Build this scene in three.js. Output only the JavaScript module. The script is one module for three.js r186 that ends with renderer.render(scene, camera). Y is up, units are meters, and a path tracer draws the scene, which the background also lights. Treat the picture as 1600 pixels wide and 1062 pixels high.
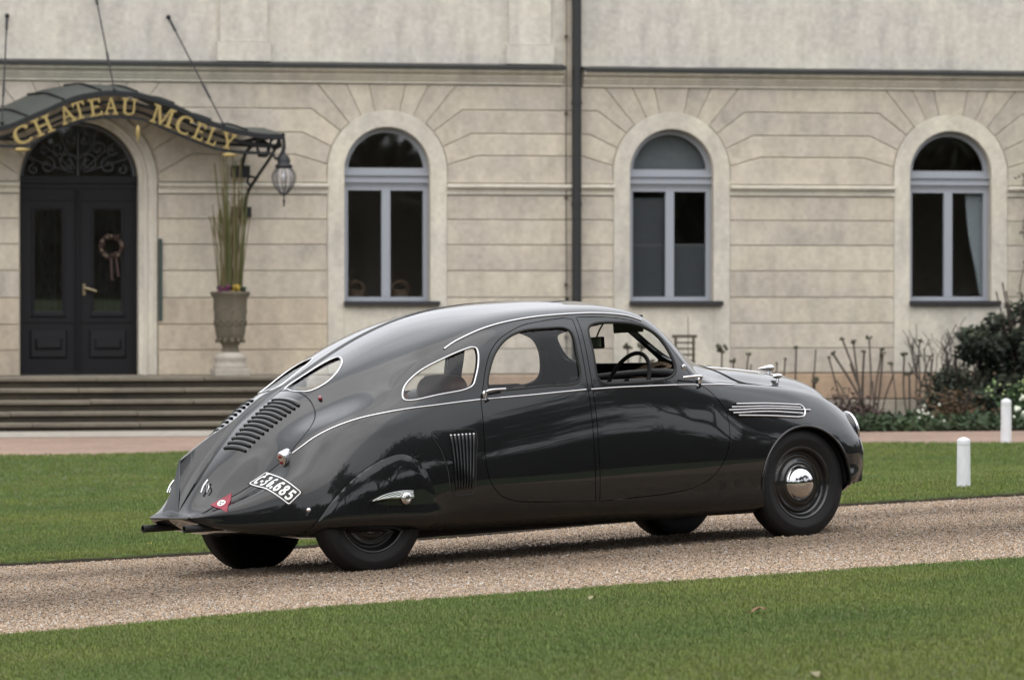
import * as THREE from 'three';
import { mergeGeometries, mergeVertices, toCreasedNormals } from 'three/addons/utils/BufferGeometryUtils.js';
import { RoundedBoxGeometry } from 'three/addons/geometries/RoundedBoxGeometry.js';
import { FontLoader } from 'three/addons/loaders/FontLoader.js';
import { TextGeometry } from 'three/addons/geometries/TextGeometry.js';
import { Brush, Evaluator, SUBTRACTION, INTERSECTION } from 'three-bvh-csg';
import { MeshBVH, acceleratedRaycast } from 'three-mesh-bvh';

// ---------------------------------------------------------------- camera, sky, sun, exposure
const scene = new THREE.Scene();
const camera = new THREE.PerspectiveCamera(2 * Math.atan(531 / 7000) * 180 / Math.PI, 1024 / 679, 0.5, 900);
camera.position.set(0, 1.7, 0);
camera.lookAt(0, 1.7 - Math.tan((531 - 450) / 7000), -1);
camera.focus = 25.2; camera.userData.fStop = 5.6;
const renderer = new THREE.WebGLRenderer({ antialias: true });
renderer.toneMapping = THREE.LinearToneMapping;
renderer.toneMappingExposure = 2.2;
renderer.shadowMap.enabled = true;
renderer.shadowMap.type = THREE.PCFSoftShadowMap;

let seed = 1234567;
const rnd = () => { seed = (seed + 0x6d2b79f5) | 0; let t = Math.imul(seed ^ (seed >>> 15), 1 | seed); t = (t + Math.imul(t ^ (t >>> 7), 61 | t)) ^ t; return ((t ^ (t >>> 14)) >>> 0) / 4294967296; };
const rr = (a, b) => a + (b - a) * rnd();
const clamp = (x, a = 0, b = 1) => Math.min(b, Math.max(a, x));
const sstep = (a, b, x) => { const t = clamp((x - a) / (b - a)); return t * t * (3 - 2 * t); };
const mix = (a, b, t) => a + (b - a) * t;
// tileable value noise
function lattice(n, s0) { const keep = seed; seed = s0; const a = new Float32Array(n * n); for (let i = 0; i < n * n; i++) a[i] = rnd(); seed = keep; return a; }
const LAT = [];
function vnoise(x, y, per, s = 1) {
  const k = per * 1024 + s, L = LAT[k] || (LAT[k] = lattice(per, 7919 * s + per));
  let xi = Math.floor(x), yi = Math.floor(y); let fx = x - xi, fy = y - yi; fx = fx * fx * (3 - 2 * fx); fy = fy * fy * (3 - 2 * fy);
  const m = (v) => ((v % per) + per) % per; const x0 = m(xi), x1 = m(xi + 1), y0 = m(yi), y1 = m(yi + 1);
  return mix(mix(L[y0 * per + x0], L[y0 * per + x1], fx), mix(L[y1 * per + x0], L[y1 * per + x1], fx), fy);
}
function fbm(u, v, base, oct = 4, s = 1, gain = 0.5) { let a = 0, amp = 1, tot = 0, f = base; for (let i = 0; i < oct; i++) { a += amp * vnoise(u * f, v * f, f, s + i); tot += amp; amp *= gain; f *= 2; } return a / tot; }
function tex(size, fn, srgb, rx = 1, ry = 1) {
  const d = new Uint8Array(size * size * 4);
  for (let y = 0; y < size; y++) for (let x = 0; x < size; x++) { const c = fn(x / size, y / size); const i = (y * size + x) * 4; for (let k = 0; k < 3; k++) d[i + k] = clamp(Array.isArray(c) ? c[k] : c) * 255; d[i + 3] = 255; }
  const t = new THREE.DataTexture(d, size, size); t.wrapS = t.wrapT = THREE.RepeatWrapping; t.magFilter = THREE.LinearFilter; t.minFilter = THREE.LinearMipmapLinearFilter;
  if (srgb) t.colorSpace = THREE.SRGBColorSpace; t.repeat.set(rx, ry); t.needsUpdate = true; return t;
}
const lin2s = (c) => (c <= 0.0031308 ? c * 12.92 : 1.055 * Math.pow(c, 1 / 2.4) - 0.055);
const L3 = (r, g, b) => [lin2s(r), lin2s(g), lin2s(b)];

// overcast sky, a little brighter high on the left, where the sun stands behind the cloud
const SUN = new THREE.Vector3(-0.15, 0.88, 0.45).normalize();
{
  const w = 512, h = 256, d = new Float32Array(w * h * 4);
  for (let y = 0; y < h; y++) for (let x = 0; x < w; x++) {
    const el = ((y + 0.5) / h - 0.5) * Math.PI, az = ((x + 0.5) / w) * 2 * Math.PI - Math.PI;
    const dx = Math.cos(el) * Math.cos(az), dy = Math.sin(el), dz = Math.cos(el) * Math.sin(az);
    const s = Math.max(0, dy);
    let L = 0.54 + 0.52 * s;
    L *= 0.46 + 1.08 * fbm(x / w, y / h, 10, 5, 3, .55);
    const c = Math.max(0, dx * SUN.x + dy * SUN.y + dz * SUN.z);
    L *= 1 + 0.35 * Math.pow(c, 5);
    if (dy < 0) L = 0.3;
    const i = (y * w + x) * 4; d[i] = L * 0.97; d[i + 1] = L * 0.99; d[i + 2] = L * 1.04; d[i + 3] = 1;
  }
  const t = new THREE.DataTexture(d, w, h, THREE.RGBAFormat, THREE.FloatType); t.mapping = THREE.EquirectangularReflectionMapping; t.magFilter = THREE.LinearFilter; t.needsUpdate = true;
  scene.background = t; scene.environment = t;
}
const sun = new THREE.DirectionalLight(0xfff3e2, 0.55);
sun.position.copy(SUN).multiplyScalar(60).add(new THREE.Vector3(0, 0, -30)); sun.target.position.set(0, 0, -30);
sun.castShadow = true; sun.shadow.radius = 160; sun.shadow.mapSize.set(2048, 2048);
Object.assign(sun.shadow.camera, { left: -30, right: 30, top: 40, bottom: -40, near: 1, far: 160 });
scene.add(sun, sun.target);

// ---------------------------------------------------------------- naming helpers
const used = {};
function numbered(n) { const k = used[n] = (used[n] ?? -1) + 1; return k ? n + '_' + String(k).padStart(3, '0') : n; }
function shadow(o) { o.traverse((m) => { if (m.isMesh) { m.castShadow = true; m.receiveShadow = true; } }); return o; }
function thing(name, label, category, pos = [0, 0, 0], turn = 0, group) {
  const o = new THREE.Group(); o.name = numbered(name); o.position.set(...pos); o.rotation.y = turn; o.userData = { label, category }; if (group) o.userData.group = group; scene.add(o); return o;
}
function part(name, geo, mat, parent, label) {
  const g = Array.isArray(geo) ? mergeGeometries(geo.map((k) => { const q = k.index ? k.toNonIndexed() : k.clone(); for (const n of Object.keys(q.attributes)) if (!['position', 'normal', 'uv'].includes(n)) q.deleteAttribute(n); if (!q.attributes.uv) q.setAttribute('uv', new THREE.BufferAttribute(new Float32Array(q.attributes.position.count * 2), 2)); return q; })) : geo;
  const m = new THREE.Mesh(g, mat); m.name = name; m.castShadow = m.receiveShadow = true; if (label) m.userData.label = label; parent.add(m); return m;
}
function structure(name, geo, mat) { const m = new THREE.Mesh(geo, mat); m.name = name; m.castShadow = m.receiveShadow = true; m.userData.kind = 'structure'; scene.add(m); return m; }
const V = (x, y, z) => new THREE.Vector3(x, y, z);
const box = (w, h, d, x = 0, y = 0, z = 0) => new THREE.BoxGeometry(w, h, d).translate(x, y, z);
const rbox = (w, h, d, r, x = 0, y = 0, z = 0) => new RoundedBoxGeometry(w, h, d, 2, r).translate(x, y, z);
const tube = (pts, r, seg = 40, rad = 8, closed = false) => new THREE.TubeGeometry(new THREE.CatmullRomCurve3(pts, closed, 'centripetal'), seg, r, rad, closed);
const lathe = (pts, n = 32) => new THREE.LatheGeometry(pts.map((p) => new THREE.Vector2(p[0], p[1])), n);
function std(o) { return new THREE.MeshStandardMaterial(o); }
function phys(o) { return new THREE.MeshPhysicalMaterial(o); }
const rgb = (r, g, b) => new THREE.Color().setRGB(r, g, b);

// ---------------------------------------------------------------- lie of the land
const CARP = V(-1.13891893, 0.09202933, -25.33882468);
const CN = V(-0.05142362, 0.99857255, -0.01443874);
function ground(x, z) {
  const xc = clamp(x, -14, 14), zc = clamp(z, -60, 4);
  const p = CARP.y - (CN.x * (xc - CARP.x) + CN.z * (zc - CARP.z)) / CN.y;
  return mix(p, -0.23, sstep(33, 50, -z));
}
// ---------------------------------------------------------------- the car (local x forward, y up, z to its right)
const M = {};
M.paint = phys({ color: rgb(0.0042, 0.0047, 0.0051), roughness: 0.4, metalness: 0.0, clearcoat: 1, clearcoatRoughness: 0.03, specularIntensity: 0.22 });
M.paintIn = std({ color: rgb(0.012, 0.012, 0.012), roughness: 0.8 });
M.black = std({ color: rgb(0.006, 0.006, 0.006), roughness: 0.75 });
M.rubber = phys({ color: rgb(0.006, 0.006, 0.0064), specularIntensity: .55, roughness: 0.62, bumpMap: tex(128, (u, v) => fbm(u, v, 16, 3, 5), false, 6, 6), bumpScale: 0.0008 });
M.chrome = std({ color: rgb(0.62, 0.62, 0.63), roughness: 0.10, metalness: 1 });
M.dullchrome = std({ color: rgb(0.46, 0.46, 0.47), roughness: 0.22, metalness: 1 });
M.glass = phys({ color: rgb(0.95, 0.96, 0.95), roughness: 0.01, specularIntensity: .6, metalness: 0, transmission: 1, thickness: 0, ior: 1.5 });
M.leather = std({ color: rgb(0.10, 0.035, 0.022), roughness: 0.42 });
M.darkleather = std({ color: rgb(0.012, 0.010, 0.010), roughness: 0.5 });
M.cloth = std({ color: rgb(0.10, 0.10, 0.10), roughness: 0.95 });
M.redlens = phys({ color: rgb(0.16, 0.004, 0.012), roughness: 0.12, clearcoat: 1 });
M.red = std({ color: rgb(0.22, 0.008, 0.028), roughness: 0.4 });
M.white = std({ color: rgb(0.72, 0.72, 0.70), roughness: 0.45 });

const GC = [[-.885, -.885, .40, 0], [-.86, , .442, 0], [-.8, , .52, 0], [-.72, , .618, 0], [-.62, , .718, 0], [-.45, , .86, 0], [-.28, , .975, 0], [-.13, , 1.052, 0], [0, , 1.124, 0], [.13, , 1.195, 0], [.39, , 1.318, 0], [.66, , 1.408, 0], [.92, , 1.458, 0], [1.18, , 1.48, 0], [1.45, , 1.486, 0], [1.72, , 1.479, 0], [1.9, 1.94, 1.45, 0], [2.02, 2.12, 1.40, 0], [2.12, 2.31, 1.275, 0], [2.2, 2.47, 1.145, 0], [2.27, 2.61, 1.06, 0], [2.4, 2.74, 1.04, 0], [2.6, 2.88, 1.027, 0], [2.9, 3.1, 1.0, 0], [3.2, 3.37, .955, 0], [3.38, 3.55, .885, 0], [3.48, 3.65, .775, 0], [3.55, 3.705, .62, 0], [3.6, 3.72, .48, 0], [3.64, 3.70, .36, 0]];
const G1 = [[-.885, , .39, .12], [-.75, , .555, .145], [-.62, , .692, .165], [-.45, , .838, .185], [-.28, , .955, .215], [-.11, , 1.04, .26], [.1, , 1.15, .30], [.39, , 1.283, .33], [.66, , 1.375, .34], [.92, , 1.427, .34], [1.18, , 1.449, .34], [1.45, , 1.455, .34], [1.72, , 1.447, .34], [1.9, 1.92, 1.418, .34], [2.02, 2.08, 1.367, .34], [2.12, 2.25, 1.245, .35], [2.2, 2.38, 1.125, .36], [2.27, 2.5, 1.05, .37], [2.4, 2.62, 1.02, .36], [2.6, 2.79, 1.002, .33], [2.9, 3.05, .965, .28], [3.2, 3.32, .915, .25], [3.38, 3.5, .84, .23], [3.48, 3.6, .73, .22], [3.55, 3.66, .59, .22], [3.6, 3.67, .46, .22], [3.64, 3.66, .355, .22]];
const G2 = [[-.885, , .38, .19], [-.75, , .46, .228], [-.62, , .615, .28], [-.45, , .752, .34], [-.28, , .855, .392], [-.11, , .93, .445], [.1, , 1.03, .52], [.36, , 1.14, .585], [.6, , 1.232, .607], [.85, , 1.315, .605], [1.1, , 1.362, .60], [1.36, , 1.381, .60], [1.63, , 1.380, .60], [1.87, , 1.355, .60], [2.02, , 1.298, .606], [2.12, , 1.205, .622], [2.2, 2.19, 1.11, .645], [2.27, 2.26, 1.01, .665], [2.4, 2.42, .958, .615], [2.6, 2.66, .932, .53], [2.9, 2.96, .90, .465], [3.2, 3.24, .852, .42], [3.38, 3.43, .755, .41], [3.48, 3.52, .65, .41], [3.55, 3.58, .54, .405], [3.6, 3.6, .44, .40], [3.64, 3.6, .34, .40]];
const G3 = [[-.885, , .365, .24], [-.75, , .41, .29], [-.55, , .522, .385], [-.40, , .69, .545], [-.19, , .82, .65], [.1, , .888, .72], [.42, , .912, .748], [.73, , .929, .756], [1.07, , .938, .757], [1.46, , .952, .757], [1.86, , .951, .755], [2.2, , .946, .742], [2.5, , .92, .706], [2.8, , .893, .662], [3.0, , .868, .635], [3.18, , .834, .605], [3.35, , .765, .572], [3.46, , .685, .555], [3.53, 3.52, .59, .54], [3.57, 3.54, .48, .545], [3.64, 3.5, .325, .55]];
const G4 = [[-.885, -.875, .355, .245], [-.75, , .40, .36], [-.62, , .455, .475], [-.42, , .555, .658], [-.2, , .575, .76], [.1, , .605, .808], [.4, , .62, .815], [1.46, , .62, .80], [2.4, , .60, .79], [2.75, , .61, .772], [3.0, , .63, .757], [3.2, , .605, .738], [3.4, , .56, .695], [3.53, 3.5, .49, .62], [3.64, 3.44, .315, .66]];
const G5 = [[-.885, -.87, .345, .245], [-.75, , .34, .37], [-.62, , .335, .505], [-.42, , .36, .70], [-.2, , .38, .785], [.1, , .385, .82], [.4, , .38, .818], [1.46, , .36, .797], [2.4, , .36, .785], [2.75, , .38, .772], [3.0, , .42, .76], [3.2, , .42, .742], [3.4, 3.36, .42, .712], [3.53, 3.43, .40, .672], [3.64, 3.39, .31, .68]];
const G6 = [[-.885, -.865, .335, .24], [-.75, , .30, .365], [-.62, , .288, .495], [-.42, , .285, .688], [-.2, , .278, .768], [.1, , .272, .803], [.33, , .268, .805], [.5, , .25, .77], [1.46, , .237, .757], [2.2, , .207, .75], [2.6, , .20, .745], [3.0, , .24, .738], [3.2, , .29, .733], [3.4, 3.32, .31, .717], [3.53, 3.35, .31, .70], [3.64, 3.345, .305, .70]];
const G7 = [[-.885, -.865, .35, .12], [-.6, , .26, .3], [0, , .20, .42], [2.6, , .175, .42], [3.3, , .20, .42], [3.64, 3.45, .295, .42]];
const G8 = [[-.885, -.86, .355, 0], [-.6, , .26, 0], [0, , .20, 0], [2.6, , .175, 0], [3.3, , .20, 0], [3.64, 3.5, .295, 0]];
const T0 = -.885, T1 = 3.64, NF = 600;
function pchip(xs, ys) {
  const n = xs.length, d = [], m = new Array(n);
  for (let i = 0; i < n - 1; i++) d.push((ys[i + 1] - ys[i]) / (xs[i + 1] - xs[i]));
  m[0] = d[0]; m[n - 1] = d[n - 2];
  for (let i = 1; i < n - 1; i++) { if (d[i - 1] * d[i] <= 0) m[i] = 0; else { const h0 = xs[i] - xs[i - 1], h1 = xs[i + 1] - xs[i], w1 = 2 * h1 + h0, w2 = h1 + 2 * h0; m[i] = (w1 + w2) / (w1 / d[i - 1] + w2 / d[i]); } }
  return (x) => { let i = 0; while (i < n - 2 && x > xs[i + 1]) i++; const h = xs[i + 1] - xs[i], t = (x - xs[i]) / h, a = t * t, b = a * t; return (2 * b - 3 * a + 1) * ys[i] + (b - 2 * a + t) * h * m[i] + (-2 * b + 3 * a) * ys[i + 1] + (b - a) * h * m[i + 1]; };
}
function guide(G) {
  const xs = G.map((r) => r[0]), dt = (T1 - T0) / NF;
  const out = [1, 2, 3].map((c) => {
    const f = pchip(xs, G.map((r) => (c === 1 ? (r[1] ?? r[0]) : r[c]))), a = []; for (let i = 0; i <= NF; i++) a.push(f(T0 + i * dt));
    const get = (i) => (i < 0 ? 2 * a[0] - a[-i] : i > NF ? 2 * a[NF] - a[2 * NF - i] : a[i]), b = [];
    for (let i = 0; i <= NF; i++) { const t = T0 + i * dt; const sg = Math.max(0.5, Math.min(6, (i + 1) / 4, (NF - i + 1) / 4) * (t > 1.8 && t < 2.5 ? 0.5 : 1)); const k = Math.ceil(sg * 2.5); let s = 0, w = 0; for (let j = -k; j <= k; j++) { const e = Math.exp(-j * j / (2 * sg * sg)); s += e * get(i + j); w += e; } b.push(s / w); }
    return b;
  });
  return (t) => { const f = clamp((t - T0) / (T1 - T0)) * NF, i = Math.min(NF - 1, Math.floor(f)), k = f - i; return V(mix(out[0][i], out[0][i + 1], k), mix(out[1][i], out[1][i + 1], k), mix(out[2][i], out[2][i + 1], k)); };
}
const GUIDES = [GC, G1, G2, G3, G4, G5, G6, G7, G8].map(guide);
const SEG = [8, 10, 12, 10, 6, 8, 3, 2];
function sectionHalf(t) {           // centre of the roof round to the centre of the floor
  const p = GUIDES.map((g) => g(t)), all = [p[1].clone().setZ(-p[1].z), ...p, p[7].clone().setZ(-p[7].z)], out = [];
  for (let k = 0; k < 8; k++) {
    const [a, b, c, d] = [all[k], all[k + 1], all[k + 2], all[k + 3]];
    const t0 = 0, t1 = Math.sqrt(a.distanceTo(b)) + 1e-4, t2 = t1 + Math.sqrt(b.distanceTo(c)) + 1e-4, t3 = t2 + Math.sqrt(c.distanceTo(d)) + 1e-4;
    for (let i = 0; i < SEG[k]; i++) {
      const s = mix(t1, t2, i / SEG[k]), L = (p0, p1, a0, a1) => p0.clone().multiplyScalar((a1 - s) / (a1 - a0)).addScaledVector(p1, (s - a0) / (a1 - a0));
      const A1 = L(a, b, t0, t1), A2 = L(b, c, t1, t2), A3 = L(c, d, t2, t3), B1 = L(A1, A2, t0, t2), B2 = L(A2, A3, t1, t3);
      out.push(L(B1, B2, t1, t2));
    }
  }
  out.push(p[8]); return out;
}
function bodyGrid(ts) {
  let rows = ts.map(sectionHalf); const nu = rows[0].length;
  for (let it = 0; it < 4; it++) rows = rows.map((r, i) => r.map((p, j) => {       // fairing
    if (i < 2 || i > rows.length - 3) return p;
    const q = p.clone().multiplyScalar(0.5).addScaledVector(rows[i - 1][j], 0.25).addScaledVector(rows[i + 1][j], 0.25);
    if (j === 0 || j === nu - 1) { const n = rows[i][j === 0 ? 1 : nu - 2]; q.multiplyScalar(0.5).addScaledVector(V(n.x, n.y, 0), 0.5); q.z = 0; return j === 0 ? q : p; }
    if (j > 46) return p;
    return q.multiplyScalar(0.5).addScaledVector(rows[i][j - 1], 0.25).addScaledVector(rows[i][j + 1], 0.25);
  }));
  // the slight waviness of hand-beaten panels
  const amp = 0.00042; rows = rows.map((r, i) => r.map((p, j) => { const w = sstep(3, 12, i) * sstep(nu - 12, nu - 20, j); return V(p.x, p.y, p.z * 1).add(V(0, (fbm(p.x / 6 + .5, (p.y + p.z) / 6 + .5, 26, 2, 181) - .5) * amp * 1.4 * w, j < 1 ? 0 : (fbm(p.x / 6 + .5, (p.y - p.z * .6) / 6 + .5, 24, 2, 183) - .5) * 2 * amp * w)); }));
  return rows.map((r) => [...r, ...r.slice(1, -1).reverse().map((p) => V(p.x, p.y, -p.z))]);
}
function gridNormals(rows) {
  const R = rows.length, N = rows[0].length;
  return rows.map((r, i) => r.map((p, j) => {
    const a = rows[Math.min(R - 1, i + 1)][j].clone().sub(rows[Math.max(0, i - 1)][j]), b = r[(j + 1) % N].clone().sub(r[(j + N - 1) % N]);
    return b.cross(a).normalize();
  }));
}
function closedGeo(rows, normals) {
  const R = rows.length, N = rows[0].length, pos = [], nor = [], idx = [];
  rows.forEach((r, i) => r.forEach((p, j) => { pos.push(p.x, p.y, p.z); nor.push(normals[i][j].x, normals[i][j].y, normals[i][j].z); }));
  for (let i = 0; i < R - 1; i++) for (let j = 0; j < N; j++) { const a = i * N + j, b = i * N + (j + 1) % N, c = a + N, d = b + N; idx.push(a, b, c, b, d, c); }
  for (const [i, s] of [[0, 1], [R - 1, -1]]) {       // end caps
    const c = V(0, 0, 0); rows[i].forEach((p) => c.addScaledVector(p, 1 / N)); const ci = pos.length / 3; pos.push(c.x, c.y, c.z); nor.push(-s, 0, 0);
    for (let j = 0; j < N; j++) { const a = i * N + j, b = i * N + (j + 1) % N; s > 0 ? idx.push(b, a, ci) : idx.push(a, b, ci); }
  }
  const g = new THREE.BufferGeometry(); g.setAttribute('position', new THREE.Float32BufferAttribute(pos, 3)); g.setAttribute('normal', new THREE.Float32BufferAttribute(nor, 3)); g.setIndex(idx); return g;
}
const TS = []; for (let i = 0; i <= 190; i++) TS.push(T0 + (T1 - T0) * i / 190);
const ROWS = bodyGrid(TS), NORM = gridNormals(ROWS);
const outerG = closedGeo(ROWS, NORM);
const inRows = ROWS.map((r, i) => r.map((p, j) => p.clone().addScaledVector(NORM[i][j], -0.022))).filter((r, i) => TS[i] > -.62 && TS[i] < 3.42);
const innerG = closedGeo(inRows, NORM.filter((r, i) => TS[i] > -.62 && TS[i] < 3.42));
{ const v = outerG.attributes.position, k = outerG.index.array; let vol = 0; const a = V(), b = V(), c = V(); for (let i = 0; i < k.length; i += 3) { a.fromBufferAttribute(v, k[i]); b.fromBufferAttribute(v, k[i + 1]); c.fromBufferAttribute(v, k[i + 2]); vol += a.dot(b.cross(c)) / 6; } console.log('body volume', vol.toFixed(2)); const n = NORM[95][30], p = ROWS[95][30]; console.log('normal check', n.x.toFixed(2), n.y.toFixed(2), n.z.toFixed(2), 'at', p.z.toFixed(2)); }
const ev = new Evaluator(); ev.attributes = ['position', 'normal']; ev.useGroups = false;
const brush = (g) => { const q = g.clone(); for (const n of Object.keys(q.attributes)) if (n !== 'position' && n !== 'normal') q.deleteAttribute(n); const b = new Brush(q, M.paint); b.updateMatrixWorld(); return b; };
const cut = (a, b) => ev.evaluate(a, b, SUBTRACTION), common = (a, b) => ev.evaluate(a, b, INTERSECTION);
// prisms
function smoothLoop(pts, n = 72, tension = 0.5) { return new THREE.CatmullRomCurve3(pts.map((p) => V(p[0], p[1], 0)), true, 'centripetal', tension).getPoints(n).slice(0, -1).map((v) => [v.x, v.y]); }
function prismZ(pts, z0, z1) { const s = new THREE.Shape(pts.map((p) => new THREE.Vector2(p[0], p[1]))); return new THREE.ExtrudeGeometry(s, { depth: z1 - z0, bevelEnabled: false }).translate(0, 0, z0); }
function prismX(pts, x0, x1) {  // pts are (z, y)
  const s = new THREE.Shape(pts.map((p) => new THREE.Vector2(-p[0], p[1]))); return new THREE.ExtrudeGeometry(s, { depth: x1 - x0, bevelEnabled: false }).rotateY(Math.PI / 2).translate(x0, 0, 0);
}
function grow(pts, d) {            // offset a loop outwards by d
  const n = pts.length; let A = 0; for (let i = 0; i < n; i++) { const p = pts[i], q = pts[(i + 1) % n]; A += p[0] * q[1] - q[0] * p[1]; } const s = A > 0 ? 1 : -1;
  return pts.map((p, i) => { const a = pts[(i + n - 1) % n], b = pts[(i + 1) % n]; let tx = b[0] - a[0], ty = b[1] - a[1]; const l = Math.hypot(tx, ty) || 1; return [p[0] + s * d * ty / l, p[1] - s * d * tx / l]; });
}
// outlines on the flank, metres forward of the rear axle and above the ground
const QUARTER = grow(smoothLoop([[.243, .968], [.277, 1.023], [.392, 1.104], [.565, 1.175], [.70, 1.217], [.745, 1.226], [.770, 1.218], [.772, 1.19], [.752, 1.124], [.715, 1.05], [.69, 1.012], [.64, .99], [.463, .967], [.281, .944], [.246, .95]]), -.006);
const REARWIN = smoothLoop([[.786, 1.013], [.824, 1.105], [.883, 1.19], [.974, 1.262], [1.096, 1.304], [1.25, 1.312], [1.385, 1.306], [1.417, 1.276], [1.416, 1.144], [1.41, 1.03], [1.378, .994], [1.153, .985], [.86, .976], [.796, .985]]);
const FRONTWIN = smoothLoop([[1.538, 1.295], [1.575, 1.322], [1.763, 1.327], [1.909, 1.304], [2.0, 1.262], [2.055, 1.195], [2.082, 1.123], [2.09, 1.052], [2.068, 1.012], [2.015, .989], [1.90, .979], [1.691, .977], [1.554, .987], [1.528, 1.015], [1.53, 1.15]]);
const corner = (p, q) => Array.from({ length: 8 }, (_, i) => [mix(p[0], q[0], (i + 1) / 9), mix(p[1], q[1], (i + 1) / 9)]);
const REARDOOR = [[.716, .915], ...corner([.716, .915], [.69, .64]), ...smoothOpen([[.69, .64], [.708, .484], [.775, .394], [.875, .352], [1.076, .333]]), ...corner([1.076, .333], [1.43, .315]), [1.43, .315], ...corner([1.43, .315], [1.455, 1.355]), [1.455, 1.355], ...smoothOpen([[1.40, 1.366], [1.24, 1.353], [1.113, 1.335], [1.023, 1.306], [.923, 1.258], [.85, 1.195], [.792, 1.103], [.745, .99]])];
const FRONTDOOR = [[1.462, .312], ...corner([1.462, .312], [1.913, .325]), ...smoothOpen([[1.913, .325], [2.131, .353], [2.271, .415], [2.36, .521], [2.4, .638], [2.391, .78], [2.301, .9], [2.235, .944], [2.194, .991], [2.135, 1.10], [2.075, 1.195], [1.985, 1.28], [1.855, 1.333], [1.704, 1.358], [1.52, 1.366]]), [1.487, 1.366], ...corner([1.487, 1.366], [1.462, .312])];
function smoothOpen(p) { return new THREE.CatmullRomCurve3(p.map((q) => V(q[0], q[1], 0)), false, 'centripetal').getPoints(p.length * 6).map((v) => [v.x, v.y]); }
const SPAT = [...smoothOpen([[-.385, .30], [-.362, .325], [-.279, .43], [-.121, .561], [.04, .637], [.161, .654], [.255, .603], [.327, .482], [.354, .356], [.352, .30]]), [.351, .2], [-.40, .2]];
const RW = [[.055, 1.055], [.12, 1.042], [.22, 1.03], [.29, 1.033], [.315, 1.07], [.30, 1.12], [.255, 1.165], [.19, 1.195], [.135, 1.203], [.095, 1.18], [.065, 1.12]];
const RWL = smoothLoop(RW, 48), WSL = smoothLoop([[.035, 1.12], [.035, 1.32], [.05, 1.338], [.25, 1.325], [.48, 1.297], [.545, 1.268], [.585, 1.175], [.58, 1.12], [.52, 1.098], [.3, 1.085], [.06, 1.09]], 60);

let skin = cut(brush(outerG), brush(innerG));
const outerB = brush(outerG);
const halfR = (pts) => brush(prismZ(pts, 0.3, 1.2));
const doors = [];
for (const [pts, win] of [[REARDOOR, REARWIN], [FRONTDOOR, FRONTWIN]]) {
  let d = common(skin, halfR(grow(pts, -0.0022))); d = cut(d, halfR(win)); doors.push(d);
}
let spat = common(skin, halfR(grow(SPAT, -0.0015)));
for (const pts of [REARDOOR, FRONTDOOR]) { skin = cut(skin, brush(prismZ(grow(pts, 0.0022), -1.2, 1.2))); }
skin = cut(skin, brush(prismZ(QUARTER, -1.2, 1.2)));
for (const s of [1, -1]) {
  skin = cut(skin, brush(prismX(RWL.map((p) => [p[0] * s, p[1]]), -.7, .42)));
  skin = cut(skin, brush(prismX(WSL.map((p) => [p[0] * s, p[1]]), 1.98, 2.95)));
  skin = cut(skin, brush(prismZ(grow(SPAT, 0.0015), s > 0 ? 0.5 : -1.2, s > 0 ? 1.2 : -0.5)));
  skin = cut(skin, brush(new THREE.CylinderGeometry(.338, .338, .75, 96).rotateX(Math.PI / 2).translate(2.962, .322, s * .855)));
  skin = cut(skin, brush(box(.72, .3, .285, 0, .15, s * .632)));
}
// surface queries on the closed outer skin
outerG.boundsTree = new MeshBVH(outerG);
const probe = new THREE.Mesh(outerG, new THREE.MeshBasicMaterial({ side: THREE.DoubleSide })); probe.raycast = acceleratedRaycast; probe.updateMatrixWorld();
const ray = new THREE.Raycaster();
function hit(o, d) {
  ray.set(o, d); const h = ray.intersectObject(probe)[0]; if (!h) return null;
  const p = outerG.attributes.position, n = outerG.attributes.normal, f = h.face, b = new THREE.Vector3();
  THREE.Triangle.getBarycoord(h.point, V().fromBufferAttribute(p, f.a), V().fromBufferAttribute(p, f.b), V().fromBufferAttribute(p, f.c), b);
  const nn = V().fromBufferAttribute(n, f.a).multiplyScalar(b.x).addScaledVector(V().fromBufferAttribute(n, f.b), b.y).addScaledVector(V().fromBufferAttribute(n, f.c), b.z).normalize();
  return { p: h.point, n: nn };
}
const onSide = (x, y, off = 0, s = 1) => { const h = hit(V(x, y, 2 * s), V(0, 0, -s)); return h ? h.p.clone().addScaledVector(h.n, off) : V(x, y, .7 * s); };
const onRear = (z, y, off = 0) => { const h = hit(V(-3, y, z), V(1, 0, 0)); return h ? h.p.clone().addScaledVector(h.n, off) : V(-.5, y, z); };
const onFront = (z, y, off = 0) => { const h = hit(V(6, y, z), V(-1, 0, 0)); return h ? h.p.clone().addScaledVector(h.n, off) : V(3, y, z); };
const onTop = (x, z, off = 0) => { const h = hit(V(x, 3, z), V(0, -1, 0)); return h ? h.p.clone().addScaledVector(h.n, off) : V(x, 1, z); };
const loop3 = (pts, f) => pts.map((p) => f(p[0], p[1]));

const CAR = thing('streamlined_car', 'glossy dark grey streamlined vintage saloon with a central tail fin, standing on the gravel drive', 'car');
{ const F = V(0.83779, 0.03527, -0.54485), U = CN, Rt = V(0.54356, 0.04011, 0.83841); const m = new THREE.Matrix4().makeBasis(F, U, Rt).setPosition(CARP); CAR.matrixAutoUpdate = true; m.decompose(CAR.position, CAR.quaternion, CAR.scale); CAR.scale.set(1, 1, 1); }
const CP = (n, g, m, l) => part(n, g, m, CAR, l);
const mirror = (g) => { const q = g.clone(); q.scale(1, 1, -1); if (q.index) { const a = q.index.array; for (let i = 0; i < a.length; i += 3) { const t = a[i]; a[i] = a[i + 1]; a[i + 1] = t; } } else for (const at of Object.values(q.attributes)) { const n = at.itemSize, a = at.array; for (let i = 0; i < a.length; i += 3 * n) for (let k = 0; k < n; k++) { const t = a[i + k]; a[i + k] = a[i + n + k]; a[i + n + k] = t; } } return q; };
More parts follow.
